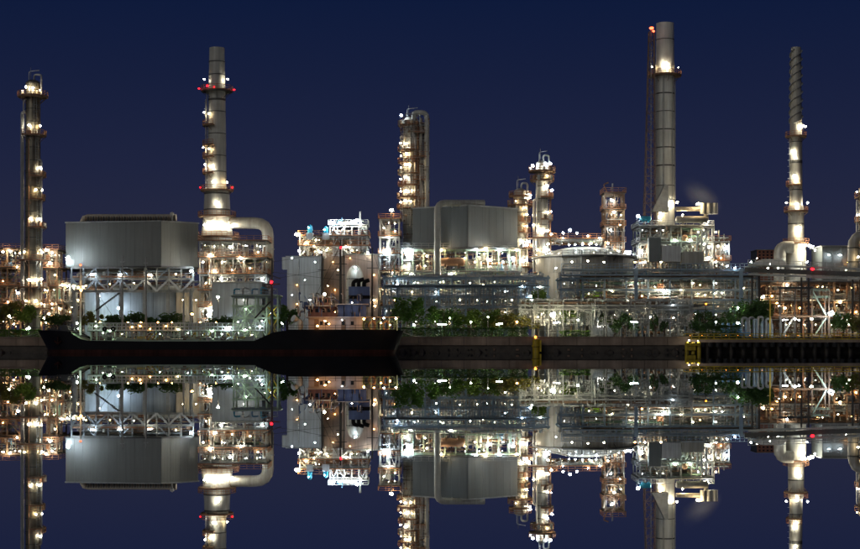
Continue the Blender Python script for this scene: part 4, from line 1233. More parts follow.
for row, ang, rp, k, s in ((127, 298, 5.9, WH, .6), (127, -25, 6.5, W, .34), (152, 235, 6, WH, .5), (158, 250, 6, WH, .34), (177, 248, 6, WH, .56), (182, 262, 6, W, .4), (205, 262, 6.6, WH, .6), (203, 195, 7.5, W, .4), (203, -18, 8, WH, .44), (229, 272, 7.8, WH, .7), (233, 262, 7.8, W, .5), (246, 300, 9, WH, .6), (252, 290, 10, WH, .5)):
    on_shell(ch, c, D, row, ang, rp, k, s)
ladder(ch, (c[0] - S(6.6, D), D - 1), Z(212, D), Z(137, D), 210)
MB().tube([(c[0] - S(6, D), D - 3, Z(248, D)), (X(777, D), D - 3, Z(248, D)), (X(777, D), D - 3, GZ)], S(6, D), 16, S(11, D)).build('elbow_duct', 'shell_silver', ch, True)
lamps(ch, D, [(811, 246, WH, .6, 'flood'), (815, 250, WH, .36), (823, 247, W, .45, 'flood'), (803, 249, WH, .3), (783, 262, C_, .3), (807, 262, C_, .35)], -5)
column_tower('distillation_tower', 'slim lit column mostly cut off by the right picture edge', 865, 366,
    [(None, 7), (190, 6.5)],
    [(198, 4, 150, 300, [(200, W, .3, 1.4)]), (222, 4, 150, 300, [(205, WH, .34, 1.6)]), (246, 4, 150, 300, [(205, W, .3, 1.6)])], risers=[(190, .2, 290, 200, 'pipe_silver')])
# elbow riser at the right picture edge
er = thing('elbow_riser', 'pale hooked riser duct at the right picture edge', 'duct', (X(856, 352), 352, GZ))
MB().tube([(X(853, 352), 352, GZ), (X(853, 352), 352, Z(236, 352)), (X(880, 352), 352, Z(234, 352)), (X(884, 352), 352, GZ)], S(5.2, 352), 14, S(11, 352)).build('duct', 'tank_pale', er, True)
pipe(er, [P(857, 231, 351), P(857, 226, 351)], 0.12, 'steel_grey', 'vent')
lamp(er, P(858, 257, 349), 'warm', 0.36)
rings(er, (X(853, 352), 352), [(S(5.2, 352), Z(262, 352), .3), (S(5.2, 352), Z(248, 352), .3)])
t = shed('clad_hall', 'pale green-grey hall between the strake chimney and the hooked riser', 822, 851, 246.5, 366, 10, 'clad_grey', 2.4)
lamps(t, 366, [(829, 255, C_, .14, 'tube'), (840, 255, C_, .14, 'tube'), (848, 262, SO, .3)], -1.2)
t = shed('apartment_block', 'distant reddish block with small windows left of the strake chimney', 757, 774, 250, 620, 12, 'brick_red', 3.4, rows=3)
for i in range(4):
    for j in range(3):
        o = MB().box((X(759.5 + i * 4, 620), 619.85, Z(252 + j * 3.2, 620)), (0.8, 0.1, 0.7)).build('window', 'glass_dark', t)
t.location.z = GZ
lamp(t, (X(758, 610), 612, Z(258, 610)), 'warm', 0.25)
lr = thing('lean_to_shed', 'white sheet-metal lean-to roof left of the elbow duct', 'shed', (X(765, 345), 345, GZ))
b = MB()
b.prism([(X(749, 345), 343), (X(786, 345), 343), (X(786, 345), 351), (X(749, 345), 351)], Z(266, 345), Z(265.6, 345))
b.build('eaves', 'panel_white', lr)
b = MB()
b.v = [(X(750, 345), 343, Z(265.5, 345)), (X(786, 345), 343, Z(265.5, 345)), (X(786, 345), 349, Z(258, 345)), (X(766, 345), 349, Z(258, 345)), (X(786, 345), 351, Z(265.5, 345)), (X(750, 345), 351, Z(265.5, 345))]
b.f = [(0, 1, 2, 3), (1, 4, 2), (4, 5, 3, 2), (5, 0, 3), (0, 5, 4, 1)]
b.build('roof_sheet', 'panel_white', lr)
for px in (752, 768, 784):
    MB().ibeam((X(px, 345), 344, GZ), (X(px, 345), 344, Z(266, 345)), 0.4).build('post', 'steel_dark', lr)
lamps(lr, 342, [(751, 262, C_, .3), (768, 268, WH, .26), (778, 268, WH, .26)])
# P: conveyor gallery
cv = thing('conveyor_gallery', 'dark covered conveyor bridge sloping down to the right edge', 'conveyor', (X(800, 300), 300, GZ))
def cpt(px, row, d): return Vector(P(px, row, d))
pa, pb = cpt(747, 270, 300), cpt(900, 276, 282)
MB().beam(pa, pb, 2.4, S(4.6, 290)).build('gallery', 'steel_dark', cv)
MB().beam(pa + Vector((0, -1.4, 1.0)), pb + Vector((0, -1.4, 1.0)), 0.25, 0.3).build('girder', 'steel_grey', cv)
MB().beam(pa + Vector((0, -1.4, -0.9)), pb + Vector((0, -1.4, -0.9)), 0.3, 0.4).build('girder', 'steel_grey', cv)
railing(cv, [tuple(pa + Vector((0, -1.1, 0.78))), tuple(pb + Vector((0, -1.1, 0.78)))], m='steel_grey', h=1.2, t=0.09)
for k in range(9):
    u_ = k / 9 + 0.06
    p = pa.lerp(pb, u_)
    MB().beam(p + Vector((0, -1.32, -0.85)), p + Vector((0, -1.32, 0.95)), 0.16).build('stiffener', 'steel_grey', cv)
    if k in (0, 3, 6):
        for dx in (-0.7, 0.7):
            MB().ibeam((p.x + dx, p.y, GZ), (p.x + dx, p.y, p.z - 0.8), 0.35).build('trestle_leg', 'steel_dark', cv)
for k in range(22):
    p, q = pa.lerp(pb, k / 22), pa.lerp(pb, (k + 1) / 22)
    o_ = Vector((0, -1.3, 0))
    MB().beam(p + o_ + Vector((0, 0, -0.85 if k % 2 else 0.95)), q + o_ + Vector((0, 0, 0.95 if k % 2 else -0.85)), 0.13).build('lattice_bar', 'steel_grey', cv)
for px, row in ((750, 262.5), (770, 264), (790, 266), (828, 268), (846, 270)):
    d = 300 - 18 * (px - 747) / 153
    lamp(cv, P(px, row, d - 0.2), 'white', 0.1)
lamp(cv, P(812.5, 269, 289), 'red', 0.5, 'globe', 'warning_light')
# Q: warm lit rack under the conveyor
u, zs = unit('process_unit', 'warm-lit pipework rows beneath the conveyor bridge', 758, 872, 282, None, 318, 10, 3, 9, seed=91, n=120, m='steel_brown', big=0.8, rail_m='steel_grey', mats=['pipe_rust', 'steel_brown', 'pipe_silver', 'steel_grey', 'orange_paint'],
    lamp_list=[(787, 285, WH, .4), (763, 297, W, .42), (772, 296, SO, .3), (785, 308, W, .32), (800, 308, SO, .35), (777, 303, SO, .25), (840, 302, W, .4), (812, 300, W, .2), (825, 297, SO, .25), (847, 320, WH, .36), (856, 312, SO, .3), (862, 314, W, .3), (838, 290, W, .2), (852, 288, SO, .2)], rand_lamps=16, kinds=(W, SO, W))
# R: yellow loading frame on the jetty
lf = thing('loading_rig', 'open yellow and white loading frame on the jetty right of the blue risers', 'loading frame', (X(802, 271), 271, GZ))
for px, r0, m in ((770, 300, 'yellow_paint'), (780, 288, 'steel_dark'), (795, 288, 'steel_dark'), (812, 288, 'steel_brown'), (829, 289, 'steel_brown'), (825, 289, 'steel_brown')):
    MB().ibeam((X(px, 270), 270, GZ - 0.3), (X(px, 270), 270, Z(r0, 270)), 0.24).build('post', m, lf)
for px, r0 in ((781, 316), (812, 316), (829, 316)):
    MB().ibeam((X(px, 274), 274, GZ), (X(px, 274), 274, Z(r0, 274)), 0.3).build('post', 'steel_grey', lf)
for r0, a, b_, m in ((290, 811, 830, 'steel_green'), (297, 811, 830, 'steel_green'), (316.5, 780, 830, 'steel_brown'), (288, 778, 813, 'steel_dark')):
    MB().ibeam(P(a, r0, 270), P(b_, r0, 270), 0.36).build('beam', m, lf)
MB().beam(P(813, 292, 269.7), P(826, 315, 269.7), 0.22).build('brace', 'steel_green', lf)
MB().beam(P(783, 335, 269.7), P(793, 318, 269.7), 0.3).build('brace', 'steel_grey', lf)
MB().beam(P(815, 335, 269.7), P(826, 318, 269.7), 0.22).build('brace', 'steel_green', lf)
lamps(lf, 267.2, [(785, 320, C_, .18, 'tube'), (795, 319, WH, .32), (799, 320, C_, .22), (811.5, 319, W, .34), (831, 313, C_, .5, 'flood'), (790, 323, WH, .14)])
for px in (785, 803, 822):
    pipe(lf, [P(px, 338, 271.5), P(px, 322, 271.5), P(px + 3, 316, 271.5)], 0.16, 'pipe_silver' if px != 803 else 'orange_paint', 'loading_arm')
bp = thing('riser_manifold', 'cluster of blue-grey bent riser pipes left of the yellow loading frame', 'pipework', (X(750, 273), 273, GZ))
for k, (px, top) in enumerate(((742, 318), (746, 321), (749, 318), (754, 320), (758, 317), (762, 322), (766, 319), (769, 324))):
    pipe(bp, [P(px, 341, 273), P(px, top, 273), P(px + 5 - 2 * (k % 2), top, 273 + (k % 3) * 0.6), P(px + 5 - 2 * (k % 2), 341, 273 + (k % 3) * 0.6)], 0.24, 'steel_blue' if k % 2 else 'steel_grey', 'riser', 0.5)
for k in range(4):
    MB().lathe((X(723 + k * 5.5, 272), 272), [(.42, GZ - .3), (.42, Z(331, 272)), (.24, Z(327, 272)), (.2, Z(323, 272))], 12).build('bottle_buffer', 'pipe_blue', bp, True)
MB().box(P(735, 334, 271), (S(30, 271), 0.6, S(3, 271))).build('plinth', 'pipe_blue', bp)
yr = thing('jetty_railing', 'yellow safety railing along the right jetty edge', 'railing', (X(760, QD + .3), QD + .3, Z(340, QD)))
railing(yr, [P(684, 339.6, QD + .3), P(872, 339.6, QD + .3)], m='yellow_paint', t=0.13, h=1.0, step=1.3)
for k in range(10):
    px = 690 + k * 12
    lamp(yr, P(px, 335.5, QD + 1.6), 'orange', 0.07)

# ------------------------------------------------------------------ mooring gear at the water
mp = thing('mooring_pile', 'upright yellow mooring pile with an amber light', 'mooring pile', (X(536, 262.5), 262.5, 0))
MB().lathe((X(536, 262.5), 262.5), [(.62, -1), (.62, Z(347, 262.5)), (.78, Z(346.6, 262.5)), (.78, Z(345.4, 262.5)), (.62, Z(345, 262.5)), (.62, Z(339, 262.5)), (.3, Z(338.6, 262.5))], 14).build('pile', 'yellow_paint', mp, True)
lamp(mp, P(535.5, 337, 262.2), 'orange', 0.36, 'globe', 'beacon')
MB().box((X(536, 262.5) + .75, 262.2, 1.2), (.3, .5, 2.0)).build('rubbing_strip', 'yellow_paint', mp)
yf = thing('fender_frame', 'squat yellow fender frame at the waterline of the jetty corner', 'fender', (X(693, 262.6), 262.6, 0))
for k, px in enumerate((687, 693, 699)):
    MB().lathe((X(px, 262.6), 262.6), [(.36, -.6), (.36, Z(343, 262.6)), (.26, Z(342, 262.6))], 12).build('pile', 'yellow_paint', yf, True)
MB().box(P(693, 344.6, 262.3), (S(14, 262), .5, .5)).build('crossbar', 'yellow_paint', yf)
MB().box(P(691, 348.4, 262.2), (S(9, 262), .5, .7)).build('face_pad', 'yellow_paint', yf)
lamp(yf, P(689, 340.5, 262.2), 'white', 0.14)
lamp(yf, P(698, 341, 262.2), 'white', 0.1)
# ------------------------------------------------------------------ tanker moored at the quay
SD = 252.0
sp = thing('tanker_ship', 'low black river tanker with blue-grey deckhouse moored along the quay', 'ship', (X(220, SD), SD, 0))
# stations: photo column of the deck edge, shift of the waterline, deck height, half beam at deck, half beam at water
def zz(row): return Z(row, SD - 4.5)
st = [(38, 13, zz(330), 0.15, 0.1), (43, 11, zz(330), 1.6, 0.7), (52, 7, zz(330.2), 3.2, 2.0), (62, 3, zz(330.6), 4.2, 3.4), (74, 0, zz(331.4), 4.7, 4.3), (80, 0, zz(334.5), 4.85, 4.6), (87, 0, zz(339), 4.95, 4.8), (94, 0, zz(340.6), 5, 5),
      (150, 0, zz(341.4), 5, 5), (210, 0, zz(341.4), 5, 5), (258, 0, zz(340.8), 5, 5), (266, 0, zz(337), 5, 5), (276, 0, zz(332.5), 5, 5), (286, 0, zz(330.8), 5, 5), (350, 0, zz(330.6), 5, 4.8), (385, 0, zz(330.5), 4.6, 3.6), (398, -5, zz(330.5), 3.8, 2.2), (403.5, -9, zz(330.6), 2.6, 1.0)]
def hull_band(name, m, f0, f1, push=0.0):
    b = MB()
    nlev = 5
    for (px, sh, z, hb, hw) in st:
        za, zb = f0(z), f1(z)
        for side in (-1, 1):
            for k in range(nlev):
                zq = za + (zb - za) * k / (nlev - 1)
                u = max(0.0, min(1.0, (zq + 0.4) / (z + 0.4)))
                q = hw + (hb - hw) * u ** 0.8
                xx = X(px + sh * (1 - u), SD)
                b.v.append((xx, SD + side * (q + push), zq))
    per = nlev * 2
    for i in range(len(st) - 1):
        for k in range(nlev - 1):
            a = i * per + k
            b.f.append((a, a + per, a + per + 1, a + 1))
            a = i * per + nlev + k
            b.f.append((a, a + 1, a + per + 1, a + per))
    for i, rev in ((0, False), (len(st) - 1, True)):
        for k in range(nlev - 1):
            a = i * per + k
            q = (a, a + 1, a + nlev + 1, a + nlev)
            b.f.append(q if not rev else q[::-1])
    return b.build(name, m, sp, True)
hull_band('hull', 'hull_black', lambda z: 0.55, lambda z: z)
hull_band('boot_stripe', 'hull_red', lambda z: -0.4, lambda z: 0.551, 0.004)
d_ = MB()
for i, (px, sh, z, hb, hw) in enumerate(st):
    d_.v += [(X(px, SD), SD - hb + .08, z - 0.28), (X(px, SD), SD + hb - .08, z - 0.28)]
for i in range(len(st) - 1):
    d_.f.append((2 * i, 2 * i + 2, 2 * i + 3, 2 * i + 1))
d_.build('deck', 'deck_green', sp)
SF = SD - 4.6                                             # river side of the ship
rng = random.Random(77)
# main deck: catwalk, rails, pipes, hatches, vents
zd = Z(341.4, SF) - 0.2
MB().box((X(172, SF), SD - 1.0, Z(331, SF)), (S(178, SF), 1.2, 0.12)).build('catwalk', 'deck_green', sp)
railing(sp, [(X(84, SF), SD - 1.6, Z(331, SF) + .06), (X(262, SF), SD - 1.6, Z(331, SF) + .06)], m='steel_pale', t=0.13, h=1.3, step=0.7)
railing(sp, [(X(84, SF), SD - 0.4, Z(331, SF) + .06), (X(262, SF), SD - 0.4, Z(331, SF) + .06)], m='steel_green', t=0.09, h=1.15, step=0.9)
for k in range(30):
    x = X(86 + k * 6, SF)
    MB().beam((x, SD - 1, zd), (x, SD - 1, Z(331, SF)), 0.16).build('catwalk_leg', 'steel_green', sp)
railing(sp, [(X(92, SF), SF + .1, zd + .2), (X(262, SF), SF + .1, zd + .2)], m='steel_green', t=0.07, h=1.0, step=1.2)
for k in range(7):
    y = SF + 1.0 + k * 0.9
    pipe(sp, [(X(92 + rng.uniform(0, 30), SF), y, zd + .5), (X(260 - rng.uniform(0, 30), SF), y, zd + .5)], rng.choice([.12, .16, .2]), rng.choice(['pipe_green', 'steel_green', 'pipe_silver', 'yellow_paint', 'steel_grey']), 'deck_pipe')
for k in range(46):
    px = rng.uniform(94, 260)
    y = SF + rng.uniform(.4, 3)
    a = rng.random()
    if a < .4:
        pipe(sp, [(X(px, SF), y, zd), (X(px, SF), y, zd + rng.uniform(.8, 1.9)), (X(px + rng.choice([-4, -2, 2, 4]), SF), y, zd + rng.uniform(.4, 1.6))], rng.choice([.08, .11, .15]), rng.choice(['steel_green', 'pipe_silver', 'yellow_paint', 'white_paint', 'pipe_rust']), 'deck_pipe', .2)
    elif a < .6:
        MB().lathe((X(px, SF), y), [(.5, zd), (.5, zd + .7), (.62, zd + .72), (.62, zd + .82), (.2, zd + 1.0)], 12).build('hatch', rng.choice(['steel_green', 'deck_green', 'white_paint']), sp, True)
    elif a < .8:
        pipe(sp, [(X(px, SF), y, zd), (X(px, SF), y, zd + 1.5), (X(px + 2.2, SF), y, zd + 1.7), (X(px + 2.6, SF), y, zd + 1.1)], .13, 'steel_grey', 'gooseneck_vent', .3)
    else:
        MB().box((X(px, SF), y, zd + .5), (rng.uniform(.5, 1.4), .8, 1.0)).build('deck_locker', rng.choice(['steel_green', 'white_paint', 'yellow_paint', 'steel_brown']), sp)
for px in (148, 152, 157, 200, 206):
    MB().beam(P(px, 340, SF + .6), P(px + 5, 333, SF + .6), .2).build('support_strut', 'yellow_paint', sp)
for px in (103.5, 112):
    b = MB()
    pts = [(X(px, SF) + .24 * math.cos(a), SF + .9, Z(329, SF) + .24 * math.sin(a)) for a in [2 * PI * k / 14 for k in range(15)]]
    b.tube(pts, .18, 7)
    b.build('tyre', 'rubber', sp, True)
for px in (58,):
    MB().tube([P(px, 337, SD - 4.3), P(px, 343, SD - 4.2)], .12, 6).tube([P(px - 3.5, 341, SD - 4.25), P(px, 344, SD - 4.2), P(px + 3.5, 341, SD - 4.25)], .16, 6).build('anchor', 'hull_red', sp)
for a, b_ in (((45, 330), (20, 337)), ((70, 331), (108, 338)), ((398, 330), (425, 337)), ((390, 330), (360, 338))):
    p, q = Vector(P(a[0], a[1], SD - 1)), Vector(P(b_[0], b_[1], QD - .2))
    MB().tube([p, p.lerp(q, .5) + Vector((0, 0, -.35)), q], .06, 5).build('mooring_line', 'panel_beige', sp)
# forecastle: winch, bitts, mast
MB().tube([(X(60, SF), SD - 1.6, Z(328, SF)), (X(60, SF), SD + .5, Z(328, SF))], .6, 10).box((X(60, SF), SD - .6, Z(330, SF)), (1.6, 2.8, .3)).build('anchor_winch', 'steel_dark', sp)
for px in (45, 52, 70):
    MB().tube([(X(px, SF), SD - 2.0, Z(331, SF)), (X(px, SF), SD - 2.0, Z(327.5, SF))], .16, 8).tube([(X(px + 3, SF), SD - 2.0, Z(331, SF)), (X(px + 3, SF), SD - 2.0, Z(327.5, SF))], .16, 8).build('bitts', 'steel_dark', sp)
railing(sp, [(X(43, SF), SD - 1.6, Z(330.4, SF)), (X(60, SF), SD - 3.9, Z(330.6, SF)), (X(74, SF), SD - 4.5, Z(331.4, SF))], m='steel_dark', t=.07, h=.9)
pipe(sp, [(X(80.5, SD), SD, zz(335)), (X(80.5, SD), SD, Z(263, SD))], [.2, .12], 'steel_pale', 'foremast', 0)
MB().beam(P(76, 289, SD), P(86, 289, SD), .12).build('yardarm', 'steel_pale', sp)
lamps(sp, SD, [(80.5, 265, 'flame', .3), (78.5, 287.5, SO, .32), (81, 290, SO, .34), (83.5, 287, W, .26), (86, 285.5, SO, .2), (77, 329, 'green', .28), (96, 326, 'green', .16), (178, 329, W, .14), (228, 327.5, C_, .3, 'tube'), (150, 329, SO, .14), (132, 327, SO, .18), (140, 326, SO, .22), (166, 326, SO, .18), (245, 330, 'green', .2), (212, 331, 'green', .2), (110, 331, 'green', .18), (260, 326, C_, .22), (103, 333, 'green', .12), (122, 334, W, .1), (160, 334, 'green', .12), (188, 333, C_, .12), (203, 335, 'green', .1), (222, 334, C_, .13), (238, 333, 'green', .12), (252, 335, W, .12)], -1.8)  # the small low catwalk lamps are added to brighten the deck
# deck derrick with red lamp
pipe(sp, [(X(272, SD), SD, zz(333)), (X(272, SD), SD, Z(258, SD))], [.26, .14], 'steel_dark', 'derrick_post', 0)
MB().beam(P(263, 272, SD), P(281, 279, SD), .14).beam(P(264, 285, SD), P(280, 284, SD), .2).build('yardarm', 'steel_dark', sp)
MB().beam(P(272, 300, SD), P(255, 318, SD - 2), .2).build('derrick_boom', 'steel_dark', sp)
lamp(sp, P(271.5, 282, SD - .6), 'red', .42, 'globe', 'warning_light')
# deckhouse
def house(name, a, b_, r0, r1, y0, y1, m, win=0, win_m='glass_dark', door=0):
    h = MB().box(((X(a, SF) + X(b_, SF)) / 2, (y0 + y1) / 2, (Z(r0, SF) + Z(r1, SF)) / 2), (S(b_ - a, SF), y1 - y0, S(r1 - r0, SF))).build(name, m, sp)
    MB().box(((X(a, SF) + X(b_, SF)) / 2, (y0 + y1) / 2 - .15, Z(r0, SF) + .08), (S(b_ - a, SF) + .7, y1 - y0 + .8, .14)).build('deck_edge', 'ship_white', h)
    for k in range(win):
        x = X(a, SF) + S(b_ - a, SF) * (k + .5) / win
        MB().box((x, y0 - .02, (Z(r0, SF) * .62 + Z(r1, SF) * .38)), (.55, .06, .6)).build('porthole', win_m, h)
    for k in range(door):
        x = X(a, SF) + S(b_ - a, SF) * (k + .3) / door
        MB().box((x, y0 - .03, Z(r1, SF) + 1.0), (.75, .07, 1.8)).build('door', 'steel_brown', h)
    return h
zs_ = 330.8
house('poop_deckhouse', 308, 362, 317.5, zs_, SD - 3.6, SD + 4, 'ship_white', 0, door=2)
for px in (321, 326, 343, 352):
    MB().box((X(px, SF), SD - 3.66, Z(323, SF)), (.5, .08, .6)).build('porthole', 'glass_dark', sp)
house('upper_deckhouse', 307, 337, 306, 317, SD - 2.6, SD + 3, 'ship_red', 5)
house('side_cabin', 337, 366, 304.5, 317, SD - 3.2, SD - 2.65, 'ship_blue', 0)
for px in (343.5, 351.5, 359):
    MB().box((X(px, SF), SD - 3.24, Z(311, SF)), (.1, .1, S(11, SF))).build('seam', 'hull_black', sp)
house('wheelhouse', 313, 331, 297, 305.5, SD - 1.6, SD + 2.6, 'ship_red', 4)
fn = MB().prism([(X(348, SF), SD - 2.2), (X(369, SF), SD - 2.2), (X(369, SF), SD + 1.5), (X(348, SF), SD + 1.5)], Z(306, SF), Z(286, SF)).build('funnel', 'ship_blue', sp)
MB().box((X(358.5, SF), SD - .35, Z(296.6, SF)), (S(21.6, SF), 3.9, S(3.4, SF))).build('funnel_band', 'hull_black', fn)
for k in range(3):
    x = X(352 + k * 5.5, SF)
    pipe(fn, [(x, SD - .5, Z(287, SF)), (x, SD - .5, Z(280.5 - (k == 1), SF)), (x + .9, SD - .5, Z(279 - (k == 1), SF))], .34, 'hull_black', 'exhaust', .5)
pipe(sp, [(X(340.5, SD), SD, zz(306)), (X(340.5, SD), SD, Z(240, SD))], [.26, .12], 'steel_dark', 'mainmast', 0)
pipe(sp, [(X(322, SD), SD, zz(306)), (X(322, SD), SD, Z(250, SD))], [.22, .1], 'steel_dark', 'radio_mast', 0)
pipe(sp, [(X(372, SD), SD + 1, zz(318)), (X(372, SD), SD + 1, Z(247, SD))], [.2, .1], 'steel_dark', 'aft_mast', 0)
for a, b_, r in ((334, 347, 264), (336, 345, 275), (318, 326, 270), (367, 378, 268)):
    MB().beam(P(a, r, SD), P(b_, r, SD), .12).build('yardarm', 'steel_dark', sp)
for q in ((322, 292, 340, 262), (272, 262, 322, 254), (272, 272, 340, 280), (340, 256, 372, 262), (272, 279, 340, 268), (80.5, 268, 122, 330), (372, 250, 400, 328), (340, 246, 300, 328)):
    MB().beam(P(q[0], q[1], SD), P(q[2], q[3], SD), .055).build('stay', 'steel_dark', sp)
lamp(sp, P(341, 247.5, SD - .6), 'red', .34, 'globe', 'warning_light')
lamps(sp, SD, [(324.5, 294, W, .36), (375, 306, SO, .28), (317.5, 326, SO, .26), (325, 321, SO, .24), (329, 324, SO, .2), (364, 319, SO, .26), (374, 318.5, SO, .2), (384, 318, W, .2), (396, 318.5, W, .24), (335, 312, SO, .12), (352, 302.5, C_, .12), (342, 320, C_, .12), (381, 323, SO, .22), (390, 325, SO, .2)], -5.2)  # small cool lamps added to cool the light on the blue cabin
# stern awning, coils, rafts
for px in (362, 371, 380, 389, 397):
    MB().beam((X(px, SF), SD - 3.4, Z(zs_, SF)), (X(px, SF), SD - 3.4, Z(317.5, SF)), .12).build('awning_post', 'steel_green', sp)
MB().box((X(380, SF), SD - 1.2, Z(317, SF)), (S(38, SF), 4.8, .12)).build('awning', 'steel_brown', sp)
for k, px in enumerate((366, 372, 379, 386, 392)):
    pts = [(X(px, SF) + .55 * math.cos(a), SD - 2.8, Z(325.5, SF) + .75 * math.sin(a)) for a in [2 * PI * i / 14 for i in range(15)]]
    MB().tube(pts, .2, 7).build('hose_coil', 'pipe_rust' if k % 2 else 'deck_green', sp, True)
    MB().box((X(px + 3, SF), SD - 2.2, Z(327, SF)), (.7, .9, 1.3)).build('deck_locker', 'steel_brown' if k % 2 else 'deck_green', sp)
railing(sp, [(X(286, SF), SF + .15, Z(330.8, SF)), (X(385, SF), SF + .15, Z(330.8, SF)), (X(400, SF), SD - 2.6, Z(330.8, SF))], m='hull_black', t=.06, h=.95)
MB().lathe((X(298, SF), SD - 2.6), [(.5, Z(330.8, SF)), (.7, Z(327, SF)), (.62, Z(321, SF)), (.3, Z(319, SF))], 12).build('ventilator', 'white_paint', sp, True)
MB().tube([(X(296, SF), SD - 2.7, Z(320, SF)), (X(292.5, SF), SD - 3.2, Z(318, SF))], [.42, .6], 12).build('ventilator_cowl', 'white_paint', sp, True)
MB().box((X(305, SF), SD - 1.6, Z(305, SF)), (.9, 1.2, S(7, SF))).build('signal_locker', 'ship_blue', sp)
for k in range(60):
    px = 298 + rng.uniform(0, 66)
    r = rng.uniform(299, 318)
    pipe(sp, [P(px, r, SD - 3.4), P(px, r - rng.uniform(3, 9), SD - 3), P(px + rng.uniform(-5, 5), r - 6, SD - 2.6)], rng.choice([.06, .09]), rng.choice(['steel_dark', 'steel_brown', 'ship_white', 'ship_blue']), 'rigging_pipe', .2)

# ------------------------------------------------------------------ green loading frame behind the ship, masts on the quay
gf = thing('loading_gantry', 'pale green lattice loading gantry standing behind the tanker midship', 'gantry', (X(254, 268), 268, GZ))
xs = [X(p, 268) for p in (234, 245, 256, 267, 278)]
zz_ = [GZ, Z(318, 268), Z(306, 268), Z(297, 268)]
for y in (267.5, 271.5):
    for i, x in enumerate(xs):
        MB().ibeam((x, y, GZ), (x, y, zz_[3] if i < 4 else zz_[3] + .3), .32).build('post', 'steel_green', gf)
    for z in zz_[1:]:
        MB().ibeam((xs[0] - .4, y, z), (xs[-1] + .4, y, z), .3).build('beam', 'steel_green' if z != zz_[3] else 'panel_bluegrey', gf)
    for i in range(4):
        for j in range(2):
            MB().beam((xs[i], y - .03, zz_[j]), (xs[i + 1], y - .03, zz_[j + 1]), .2).beam((xs[i + 1], y + .2, zz_[j]), (xs[i], y + .2, zz_[j + 1]), .2).build('cross_brace', 'steel_green' if i != 3 else 'yellow_paint', gf)
MB().box(((xs[0] + xs[-1]) / 2, 269.5, zz_[3] + .25), (xs[-1] - xs[0] + 1, 5, .12)).build('platform', 'steel_green', gf)
railing(gf, [(xs[0], 267, zz_[3] + .3), (xs[-1], 267, zz_[3] + .3)], m='panel_bluegrey', t=.09)
for k in range(5):
    pipe(gf, [(xs[0] + k * 1.6, 268.4, zz_[3] + .3), (xs[0] + k * 1.6, 268.4, zz_[3] + 1.5 + .3 * (k % 2)), (xs[0] + k * 1.6 + 1.1, 268.4, zz_[3] + 1.4)], .15, ['pipe_cyan', 'pipe_silver', 'pipe_blue'][k % 3], 'loading_arm', .4)
lamps(gf, 266.6, [(238, 322, 'green', .16), (262, 321, C_, .16), (250, 327, 'green', .2), (271, 313, 'green', .16), (246, 309, 'green', .14)])
for px, top, d, lab in ((122.5, 256, 266, 'left of the twin dark slender masts in front of the wide grey box'), (146, 257, 266, 'right of the twin dark slender masts in front of the wide grey box'), (183.5, 291, 266, 'left of two short pale posts below the beige hall'), (190, 289, 266, 'right of two short pale posts below the beige hall')):
    t = thing('mast', lab, 'mast', (X(px, d), d, GZ))
    pipe(t, [(X(px, d), d, GZ), (X(px, d), d, Z(top, d))], [.2, .12], 'steel_grey', 'pole', 0)
    MB().box((X(px, d), d - .1, Z(top + 6, d)), (.8, .2, .2)).build('crossarm', 'steel_grey', t)
    MB().box((X(px, d), d, GZ + .2), (.7, .7, .4)).build('footing', 'concrete', t)
yl = thing('quay_fence', 'orange-lit slatted fence on the quay behind the tanker deck', 'fence', (X(165, 267), 267, GZ))
for k in range(48):
    px = 92 + k * 3.05
    MB().box((X(px, 267), 267, (GZ + Z(324, 267)) / 2), (.22, .1, Z(324, 267) - GZ)).build('slat', 'panel_beige', yl)
for r in (326, 334):
    MB().beam(P(91, r, 267.15), P(237, r, 267.15), .12).build('rail', 'steel_grey', yl)
for px in (100, 128, 141, 158, 172, 200, 216):
    lamp(yl, P(px, 322.5, 268.4), 'sodium', .2)
# ------------------------------------------------------------------ trees and shrubs
def leaf_mesh(seed, n, kind, mi):
    """crown of unit radius: leaf faces spread through overlapping clumps"""
    rng = random.Random(seed)
    v, f = [], []
    clumps = []
    for i in range(11 if kind != 'hedge' else 1):
        a, e = rng.uniform(0, 2 * PI), rng.uniform(-0.5, 1.3)
        rr = rng.uniform(0.3, 1.05)
        clumps.append((Vector((rr * math.cos(a) * math.cos(e), rr * math.sin(a) * math.cos(e), rr * math.sin(e) * 0.8)), rng.uniform(0.14, 0.5)))
    for i in range(n):
        if kind == 'hedge':
            p = Vector((rng.uniform(-1, 1), rng.uniform(-1, 1), rng.uniform(-1, 1)))
            if rng.random() < .75:
                ax = rng.choice((1, 2, 2))
                p[ax] = (-1 if ax == 1 else 1) * rng.uniform(.8, 1.05 + .15 * math.sin(p.x * 9))
        else:
            c, r = rng.choice(clumps)
            d = Vector((rng.gauss(0, 1), rng.gauss(0, 1), rng.gauss(0, 1))).normalized()
            p = c + d * r * rng.uniform(.3, 1.0) ** .6 + Vector((0, 0, rng.gauss(0, .07)))
        s = rng.uniform(.035, .085)
        a = Vector((rng.gauss(0, 1), rng.gauss(0, 1), rng.gauss(0, .6))).normalized()
        b = a.cross(Vector((rng.gauss(0, 1), rng.gauss(0, 1), rng.gauss(0, 1)))).normalized()
        k = len(v)
        v += [tuple(p - a * s * 1.5), tuple(p + b * s * .7), tuple(p + a * s * 1.5), tuple(p - b * s * .7)]
        f.append((k, k + 1, k + 2, k + 3))
    me = bpy.data.meshes.new('crown')
    me.from_pydata(v, [], f)
    me.materials.append(MATS['leaf_%d' % mi])
    return me
CROWN = {}
def crown(kind, var, mi):
    k = (kind, var, mi)
    if k not in CROWN:
        CROWN[k] = leaf_mesh(hash((var, mi)) % 999 + (7 if kind == 'hedge' else 0), 1500 if kind != 'hedge' else 2600, kind, mi)
    return CROWN[k]
